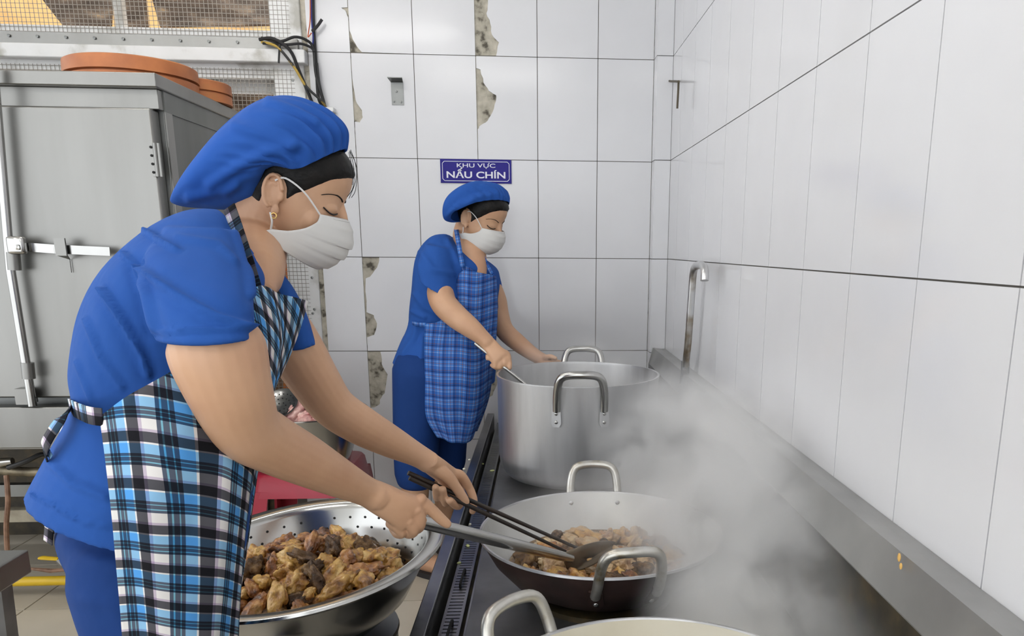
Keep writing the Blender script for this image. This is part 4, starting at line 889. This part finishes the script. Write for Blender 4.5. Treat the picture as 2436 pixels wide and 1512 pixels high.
parts.append(limb([(1176,690,3.03,.035),(1180,715,3.03,.042),(1186,748,3.02,.041),(1200,785,2.99,.037),(1232,815,2.95,.034),(1268,842,2.91,.027),(1290,855,2.89,.024)], 20))
# right fist on the ladle
parts.append(palm((1160,815,2.66),[(1206,838,2.64),(1200,850,2.632),(1188,860,2.63),(1176,862,2.63)], .016, .024))
for a in ([(1196,836,2.645,.011),(1207,842,2.64,.011),(1212,862,2.63,.0095),(1213,875,2.62,.008)], [(1190,846,2.64,.011),(1201,853,2.632,.0112),(1202,866,2.628,.0098),(1192,872,2.640,.009)], [(1180,854,2.64,.011),(1190,861,2.63,.011),(1190,872,2.628,.0098),(1180,874,2.642,.009)], [(1168,852,2.64,.010),(1178,863,2.63,.010),(1178,872,2.63,.009),(1170,868,2.645,.008)], [(1166,826,2.66,.012),(1162,846,2.65,.011),(1160,852,2.645,.009)]): parts.append(limb(a, 10))
# left hand by the far rim
parts.append(palm((1290,855,2.89),[(1322,858,2.87),(1320,866,2.865),(1315,873,2.862),(1308,878,2.86)], .015, .023))
for a in ([(1316,858,2.875,.010),(1326,860,2.865,.010),(1340,868,2.85,.009),(1342,878,2.84,.008)], [(1314,866,2.87,.010),(1323,868,2.86,.010),(1336,877,2.85,.009)], [(1310,872,2.865,.010),(1318,876,2.86,.010),(1330,885,2.85,.009)], [(1302,876,2.862,.009),(1310,881,2.858,.009),(1320,889,2.85,.008)], [(1296,850,2.87,.011),(1310,848,2.85,.010),(1322,852,2.84,.008)]): parts.append(limb(a, 10))
# lower legs
for x, y in ((-.455,2.86),(-.36,3.03)):
    parts.append(limb([(V((x+.02,y,.62)),.06),(V((x,y,.45)),.055),(V((x-.005,y,.33)),.052),(V((x-.01,y,.18)),.038),(V((x-.012,y,.07)),.034)], 18)); parts.append(MB().ell(V((x+.05,y-.03,.045)), F2*.11, L2*.04, V((0,0,.035))))
parts.append(sloft([(V((-.38,2.945,.90)),V((.06,0,0)),V((0,.08,0))),(V((-.40,2.945,.75)),V((.09,0,0)),V((0,.14,0))),(V((-.405,2.945,.58)),V((.09,0,0)),V((0,.13,0)))]))
blob('body', parts, skin_m, p2, .0042, 3)
person_feet(p2, [(-.47,2.86,.05),(-.37,3.03,.05)], F2)
hd2.face(p2)
def keep2(x, y, z):
    front = float(np.interp(z, [-.085,-.084,-.014,-.012,.004,.02,.036,.052,.066,.074], [-1,-.028,-.022,.014,.026,.044,.058,.070,.082,.12])) - x
    if z < -.012: front = min(front, z+.082)
    return min(front, .5*(((x+.011)/.021)**2+((z+.006)/.030)**2-1)*.03 if abs(y) > .04 and abs(x+.011) < .05 else front)
hd2.hair(p2, keep2, .055)
hd2.mask(p2, 0, 6, .15)
def lift2(q, s): return V((0,0,1))*(.012*max(0,-math.sin(q))*max(0,1-s*3))
cr2 = [((1202,478),(1084,526),2.87,.092),((1200,463),(1077,528),2.87,.100),((1190,447),(1072,526),2.88,.106),((1168,435),(1070,518),2.88,.104),((1140,432),(1071,508),2.88,.092),((1112,444),(1073,500),2.89,.07),((1092,464),(1076,494),2.89,.04),((1082,478),(1079,488),2.89,.01)]
cp2 = obj('cap', cap_mesh(cr2, L2, .004, 26, 110, 4, lift2), cap_m, p2, solid=.0015, angle=180)
folds(cp2, [([(1090,500),(1130,470),(1180,460)],.005,6),([(1150,440),(1185,455),(1200,470)],.005,5),([(1085,490),(1110,470),(1150,462)],.004,5)])
LX = V((.25,.97,0)).normalized()
tr = [ring2((944,856),(1172,915),2.93,2.93,.165,LX), ring2((962,812),(1174,850),2.93,2.93,.150,LX), ring2((979,768),(1172,792),2.93,2.93,.135,LX), ring2((984,710),(1178,730),2.93,2.93,.140,LX), ring2((992,650),(1184,680),2.93,2.93,.145,LX), ring2((1003,596),(1180,648),2.93,2.92,.140,LX), ring2((1030,562),(1165,635),2.92,2.91,.11,LX), ring2((1062,556),(1146,628),2.915,2.90,.07,LX)]
ns = [ring2((1015,575),(1075,590),2.83,2.83,.055,LX), ring2((996,625),(1080,640),2.79,2.79,.066,LX), ring2((1000,660),(1086,690),2.77,2.77,.066,LX), ring2((1004,672),(1090,712),2.762,2.762,.068,LX)]
fs_ = [ring2((1130,635),(1183,645),3.01,3.01,.05,LX), ring2((1150,680),(1192,685),3.03,3.03,.055,LX), ring2((1160,735),(1199,733),3.025,3.025,.056,LX)]
tu2 = blob('tunic', [sloft(tr,36,4,2.3), sloft(ns,26,4,2.2), sloft(fs_,26,4,2.2)], blue_m, p2, .006, 3)
folds(tu2, [([(1000,600),(1030,640),(1080,650)],0.0080,8),([(985,700),(1010,730),(1040,745)],0.0096,7),([(980,740),(1010,755)],0.0080,5),([(960,840),(985,800),(990,775)],0.0096,7),([(1000,860),(1005,800)],0.0080,6),([(1065,570),(1088,620),(1095,640)],0.0064,6)], .006, 9)
# trousers rolled to below the knee
tq = [sloft([ring2((965,850),(1165,880),2.94,2.94,.13,LX), ring2((960,900),(1160,910),2.94,2.94,.15,LX), ring2((964,980),(1140,980),2.94,2.94,.14,LX)],30)]
for x, y in ((-.455,2.86),(-.36,3.03)): tq.append(limb([(V((x+.035,y,.80)),.105),(V((x+.02,y,.66)),.095),(V((x+.005,y,.50)),.085),(V((x,y,.40)),.080)], 22))
blob('trousers', tq, navy_m, p2, .009, 4)
# apron
def q(u, v, Y): return PY(u, v, Y)
a0 = [q(1012,770,2.775),q(1010,830,2.765),q(1010,910,2.76),q(1012,990,2.77),q(1040,1040,2.78)]
a1 = [q(1058,752,2.745),q(1050,830,2.735),q(1050,910,2.73),q(1052,990,2.74),q(1065,1050,2.75)]
a2 = [q(1098,640,2.80),q(1096,740,2.745),q(1092,860,2.715),q(1090,970,2.725),q(1090,1053,2.735)]
a3 = [q(1135,648,2.80),q(1132,750,2.755),q(1132,870,2.73),q(1125,970,2.745),q(1108,1052,2.755)]
a4 = [q(1176,656,2.86),q(1176,750,2.83),q(1168,870,2.80),q(1160,950,2.81),q(1128,1030,2.81)]
a5 = [q(1180,668,2.93),q(1180,760,2.93),q(1168,880,2.93),q(1156,960,2.93),q(1135,1022,2.93)]
cloth('apron', [a0,a1,a2,a3,a4,a5], plaid2_m, p2, 12, 8, .003, 0, lambda u, v: .005*math.sin(u*45+v*4)*max(.15,min(1,(.5-v)*2.2)) + .003*math.sin(u*19+v*11))
ribbon('neck_strap', [q(1085,545,2.93),q(1087,556,2.86),q(1092,585,2.815),q(1098,620,2.79),q(1102,644,2.795)], .016, plaid2_m, p2, (0,-1,.2))
ribbon('neck_strap', [q(1148,606,2.87),q(1158,628,2.86),q(1174,658,2.855)], .013, plaid2_m, p2, (0,-1,.2))
ribbon('waist_tie', [q(1014,772,2.772),q(995,771,2.79),q(980,768,2.84)], .014, plaid2_m, p2, (-.3,-1,0))
obj('apron_mark', MB().tube(cr([q(1026,862,2.755),q(1036,853,2.75),q(1046,846,2.75),q(1042,858,2.75)],4), .0016, 5), hole_m, p2)
# ================================================================ colander of fried chicken
CC = V((-.488,1.55,.628)); CRr = .295; CDp = .185
nrm = V((-.085,-.05,1)).normalized(); e1 = V((1,0,0)); e1 = (e1-nrm*e1.dot(nrm)).normalized(); e2 = nrm.cross(e1)
CT = Matrix((e1,e2,nrm)).transposed()
co_ = thing('steel_colander', CC-nrm*CDp, 'wide stainless colander piled with fried chicken beside the range', 'colander')
inn = [(CRr-.034,-.004),(CRr-.042,-.016),(CRr-.058,-.06),(CRr-.095,-.12),(CRr-.15,-.165),(.0001,-CDp+.004)]
out = [(.0001,-CDp),(CRr-.148,-.169),(CRr-.092,-.124),(CRr-.054,-.062),(CRr-.038,-.016),(CRr-.030,-.008)]
obj('bowl', MB().lathe(out+[(CRr-.004,-.010),(CRr,-.005),(CRr-.002,0),(CRr-.008,.002),(CRr-.028,-.001)]+inn, CC, 96, T=CT), mirror_m, co_)
hm = MB()
def cin(z): return float(np.interp(z, [q_[1] for q_ in inn][::-1], [q_[0] for q_ in inn][::-1]))
for r_, z in enumerate((-.034,-.056,-.078,-.100)):
    n_ = 40
    for k in range(n_):
        if (k*7+r_*3) % 11 in (0,): continue
        a_ = 2*math.pi*(k+.5*(r_ % 2))/n_; rad = cin(z)-.0006; d_ = V((math.cos(a_),math.sin(a_),0)); t_ = V((-d_.y,d_.x,0))
        c_ = CT @ (d_*rad+V((0,0,z))) + CC; n3 = CT @ (-d_+V((0,0,.4))).normalized(); t3 = CT @ t_; b3 = n3.cross(t3)
        hm.add([c_+n3*.0006+(t3*math.cos(q_)+b3*math.sin(q_))*.0030 for q_ in [2*math.pi*i/8 for i in range(8)]], [tuple(range(8))])
h_ = obj('drain_holes', hm, hole_m, co_, smooth=False); h_['kind'] = 'stuff'
dz0 = (CC-nrm*CDp).z-.006
dr_ = thing('steel_drum', (CC.x+.02,CC.y+.01,0), 'round steel drum standing under the colander of fried chicken', 'drum')
obj('shell', MB().lathe([(.0001,0),(.17,0),(.172,.01),(.168,dz0-.02),(.172,dz0-.006),(.17,dz0),(.0001,dz0)], (CC.x+.016,CC.y+.009,0), 48), steeld_m, dr_)
# ---- pieces
def chunk(name, seed, ax, rough, m, kind=0):
    bm = bmesh.new(); bmesh.ops.create_icosphere(bm, subdivisions=4, radius=1); rs = random.Random(seed); off = V((rs.random()*50,rs.random()*50,rs.random()*50))
    for v in bm.verts:
        p = v.co.copy(); d = 1 + rough*noise.noise(p*1.3+off) + rough*.60*noise.noise(p*3.1+off) + rough*.35*(.35-abs(noise.noise(p*4+off))) + rough*.16*noise.noise(p*10+off)
        if kind == 1: d *= .62+.55*max(0,p.x*.9+.1)**1.2                  # drumette: thick at one end
        if kind == 2: d *= 1-.45*max(0,-p.z)*abs(p.x)                    # folded slab
        if kind == 3: d *= 1-.28*math.exp(-((p.y-.1*math.sin(p.x*4))**2)*30)*(p.z > -.2)   # split piece with a groove
        v.co = V((p.x*ax[0], p.y*ax[1], p.z*ax[2]))*d
    me = bpy.data.meshes.new(name); bm.to_mesh(me); bm.free(); me.polygons.foreach_set('use_smooth',[True]*len(me.polygons)); me.materials.append(m); return me
def meat(name, stops, rough, sc=26, spec=.5):
    m = mat(name, stops[1][1], rough, 0, Specular_IOR_Level=spec, Coat_Weight=.6, Coat_Roughness=.2); return noisy(m, stops, sc, 5, rnd=True, bump=1.0, bscale=110, dist=.006)
gold_c = meat('golden_fried_skin', [(.30,(.10,.036,.010)),(.42,(.38,.165,.035)),(.54,(.62,.35,.08)),(.72,(.74,.50,.18))], .3, 38)
brown_c = meat('browned_fried_skin', [(.32,(.04,.014,.006)),(.45,(.23,.078,.018)),(.58,(.45,.19,.045)),(.74,(.62,.36,.11))], .32, 40)
dark_c = meat('dark_fried_meat', [(.30,(.020,.011,.006)),(.48,(.095,.048,.020)),(.62,(.22,.125,.05)),(.78,(.45,.30,.13))], .45, 40)
pale_c = meat('pale_frying_skin', [(.30,(.30,.15,.07)),(.48,(.60,.40,.20)),(.64,(.72,.55,.33)),(.80,(.78,.64,.42))], .3)
bs(dark_c).inputs['Coat Weight'].default_value = .15; bs(dark_c).inputs['Specular IOR Level'].default_value = .3
raw_c = meat('raw_chicken', [(.30,(.55,.20,.18)),(.50,(.74,.40,.36)),(.70,(.80,.56,.48)),(.85,(.84,.70,.60))], .28, 22)
kinds = [((.034,.023,.019),.38,1),((.026,.023,.018),.46,0),((.031,.025,.014),.48,2),((.027,.018,.016),.56,0),((.025,.022,.018),.55,3),((.035,.016,.015),.40,1)]
SHAPE = ['club-shaped','knobbly','flat folded','ragged','split','long narrow']
def variants(m, s): return [chunk('chicken_piece', s+i, a, r, m, k) for i, (a, r, k) in enumerate(kinds)]
GV, BV, DV, PV, RV = variants(gold_c,1), variants(brown_c,21), variants(dark_c,41), variants(pale_c,61), variants(raw_c,81)
rs = random.Random(11)
def place(me, loc, s, label, cat, group, flat=.6, name='fried_chicken_piece'):
    o = bpy.data.objects.new(name, me); o.location = loc; o.rotation_euler = (rs.gauss(0,flat), rs.gauss(0,flat), rs.uniform(0,6.28)); o.scale = (s,)*3; COL.objects.link(o); return tag(o, label, cat, group)
def scatter(n, rmax, dmin, tries=6000):
    P = []
    for _ in range(tries):
        r_ = rmax*math.sqrt(rs.random()); a_ = rs.uniform(0,6.283); p = (r_*math.cos(a_), r_*math.sin(a_))
        if all((p[0]-q_[0])**2+(p[1]-q_[1])**2 > dmin*dmin for q_ in P): P.append(p)
        if len(P) >= n: break
    return P
LAB = {0:('golden fried chicken piece in the colander pile','golden pieces piled in the colander'),1:('browned fried chicken piece in the colander pile','browned pieces piled in the colander'),2:('dark shredded fried chicken piece in the colander pile','dark pieces piled in the colander')}
for lay, (dm, rm, dz, n_) in enumerate(((.040,.205,-.034,90),(.031,.222,0,150))):
    for x, y in scatter(n_, rm, dm):
        rr = math.hypot(x, y); hh = -.098 + .075*max(0,1-((x+.02)**2+(y-.01)**2)/.22**2) + dz*.9 + rs.gauss(0,.006)
        if rr > cin(max(min(hh-.0,-.005),-.16))-.028: hh = max(hh, -.02 - (0.285-rr)*1.0 - .055) if False else hh; 
        lim = cin(max(min(hh-.022,-.005),-.17)) - .036
        if rr > lim: x, y = x*lim/rr, y*lim/rr
        k = rs.choices((0,1,2),(.42,.36,.22))[0]; q_ = rs.randrange(6); me = (GV,BV,DV)[k][q_]
        place(me, CC + CT @ V((x,y,hh)), rs.uniform(.85,1.25), SHAPE[q_]+' '+LAB[k][0], 'chicken', SHAPE[q_]+' '+LAB[k][1])
# ---- frying in the wok
LVL = WH-.080
oil_m = noisy(mat('frying_oil_broth',(.22,.13,.06),.14,0,Specular_IOR_Level=.6),[(.30,(.09,.045,.018)),(.52,(.22,.13,.06)),(.70,(.46,.34,.19))],30,7,bump=.8,bscale=38,dist=.004)
def wr(z): return float(np.interp(z,[.008,.016,WH*.31,WH*.62,WH*.88,WH],[0,WRr*.56,WRr*.74,WRr*.882,WRr*.96,WRr]))
tag(obj('cooking_oil', MB().lathe([(.0001,LVL),(wr(LVL)-.003,LVL),(wr(LVL-.01)-.003,LVL-.01),(.0001,LVL-.012)], WOK, 64), oil_m), 'bubbling brown oil around the chicken in the wok', 'cooking oil')
fb = chunk('oil_bubble', 5, (1,1,.6), .05, mat('oil_foam',(.62,.52,.36),.15), 0)
for x, y in scatter(62, wr(LVL)-.036, .038):
    k = rs.choices((0,1,2,3),(.34,.20,.16,.30))[0]; q_ = rs.randrange(6); me = (GV,BV,DV,PV)[k][q_]
    lab = ('golden chicken piece frying in the wok','browned chicken piece frying in the wok','dark chicken bit frying in the wok','pale chicken piece frying in the wok')[k]; lab = SHAPE[q_]+' '+lab
    place(me, WOK+V((x,y,LVL+rs.uniform(-.004,.010))), rs.uniform(.8,1.4), lab, 'chicken', lab.replace('piece','pieces').replace('bit','bits'), .45)
# ---- raw chicken in the basin, with a skimmer on top
for x, y in scatter(44, .168, .040):
    q_ = rs.randrange(6); place(RV[q_], bc+V((x,y,BH-.018+.030*(1-(x*x+y*y)/.03)+rs.gauss(0,.004))), rs.uniform(1.15,1.6), SHAPE[q_]+' raw pink chicken piece heaped in the basin', 'chicken', SHAPE[q_]+' raw chicken in the basin', .5, 'raw_chicken_piece')
sk_ = thing('skimmer', PY(668,965,2.75), 'perforated steel skimmer lying on the raw chicken', 'skimmer')
kc = PY(664,962,2.76); n4 = V((-.15,-.62,.75)).normalized(); x4 = (V((1,.1,.35))-n4*V((1,.1,.35)).dot(n4)).normalized(); KT = Matrix((x4,n4.cross(x4),n4)).transposed()
obj('dish', MB().lathe([(.0001,-.016),(.03,-.013),(.058,-.004),(.070,.004),(.071,.006),(.068,.006),(.057,-.002),(.03,-.011),(.0001,-.014)], kc, 40, T=KT), mirror_m, sk_)
km = MB()
for r_ in (.018,.036,.052):
    for k in range(int(r_*420)):
        a_ = 6.283*k/int(r_*420); c_ = kc + KT @ V((r_*math.cos(a_), r_*math.sin(a_), np.interp(r_,[0,.03,.058],[-.0132,-.0102,-.0012]))); km.add([c_+KT @ V((.0025*math.cos(q_),.0025*math.sin(q_),.0004)) for q_ in [6.283*i/7 for i in range(7)]], [tuple(range(7))])
k_ = obj('drain_holes', km, hole_m, sk_, smooth=False); k_['kind'] = 'stuff'
obj('handle', MB().tube([kc+x4*-.065, kc+x4*-.2+V((0,-.0,.0)), kc+x4*-.36], .007, 8), mirror_m, sk_)
# ================================================================ steam
sm = bpy.data.materials.new('steam'); sm.use_nodes = True; nt = sm.node_tree; nt.nodes.clear()
ou = nt.nodes.new('ShaderNodeOutputMaterial'); vs_ = nt.nodes.new('ShaderNodeVolumeScatter'); vs_.inputs['Color'].default_value = (.985,.985,.985,1); vs_.inputs['Anisotropy'].default_value = .15
lk(sm, vs_.outputs[0], ou.inputs['Volume'])
tc = nd(sm,'ShaderNodeTexCoord')
def math_(op, a, b=None, clamp=False):
    n_ = nd(sm,'ShaderNodeMath',operation=op); n_.use_clamp = clamp
    for i, x in enumerate((a,b)):
        if x is None: continue
        if isinstance(x,(int,float)): n_.inputs[i].default_value = x
        else: lk(sm, x, n_.inputs[i])
    return n_.outputs[0]
def puff(c, r, k):
    s_ = nd(sm,'ShaderNodeVectorMath',operation='SUBTRACT'); s_.inputs[1].default_value = c; lk(sm,tc.outputs['Object'],s_.inputs[0])
    d_ = nd(sm,'ShaderNodeVectorMath',operation='DIVIDE'); d_.inputs[1].default_value = r; lk(sm,s_.outputs[0],d_.inputs[0])
    l_ = nd(sm,'ShaderNodeVectorMath',operation='LENGTH'); lk(sm,d_.outputs[0],l_.inputs[0])
    mr = nd(sm,'ShaderNodeMapRange',interpolation_type='SMOOTHSTEP'); mr.inputs[1].default_value = 1; mr.inputs[2].default_value = .1; mr.inputs[3].default_value = 0; mr.inputs[4].default_value = k; lk(sm,l_.outputs['Value'],mr.inputs[0]); return mr.outputs[0]
tot = None
for c, r, k in (((.43,1.62,.66),(.28,.60,.32),1.0),((.45,2.05,.67),(.27,.65,.29),1.05),((.40,1.22,.56),(.24,.45,.22),1.0),((.15,2.5,.86),(.30,.30,.14),.16),((.32,2.08,.66),(.22,.25,.22),.5),((.16,1.65,.66),(.26,.26,.12),.22)):
    p_ = puff(c, r, k); tot = p_ if tot is None else math_('ADD', tot, p_)
nz = nd(sm,'ShaderNodeTexNoise'); nz.inputs['Scale'].default_value = 5.5; nz.inputs['Detail'].default_value = 3.5; nz.inputs['Roughness'].default_value = .55; nz.inputs['Distortion'].default_value = .7; lk(sm,tc.outputs['Object'],nz.inputs['Vector'])
mr = nd(sm,'ShaderNodeMapRange',interpolation_type='SMOOTHSTEP'); mr.inputs[1].default_value = .36; mr.inputs[2].default_value = .66; lk(sm,nz.outputs[0],mr.inputs[0])
lk(sm, math_('MULTIPLY', math_('MULTIPLY', tot, mr.outputs[0]), 22.0), vs_.inputs['Density'])
stm = obj('steam', MB().box((-.08,.85,DZ+.02),(XW-.02,2.85,1.02)), sm, smooth=False); stm['kind'] = 'stuff'
tag(stm, 'grey white steam drifting over the range between the wok and the splash back', 'steam')
S.cycles.volume_bounces = 3; S.cycles.volume_step_rate = 2.5; S.cycles.volume_max_steps = 96
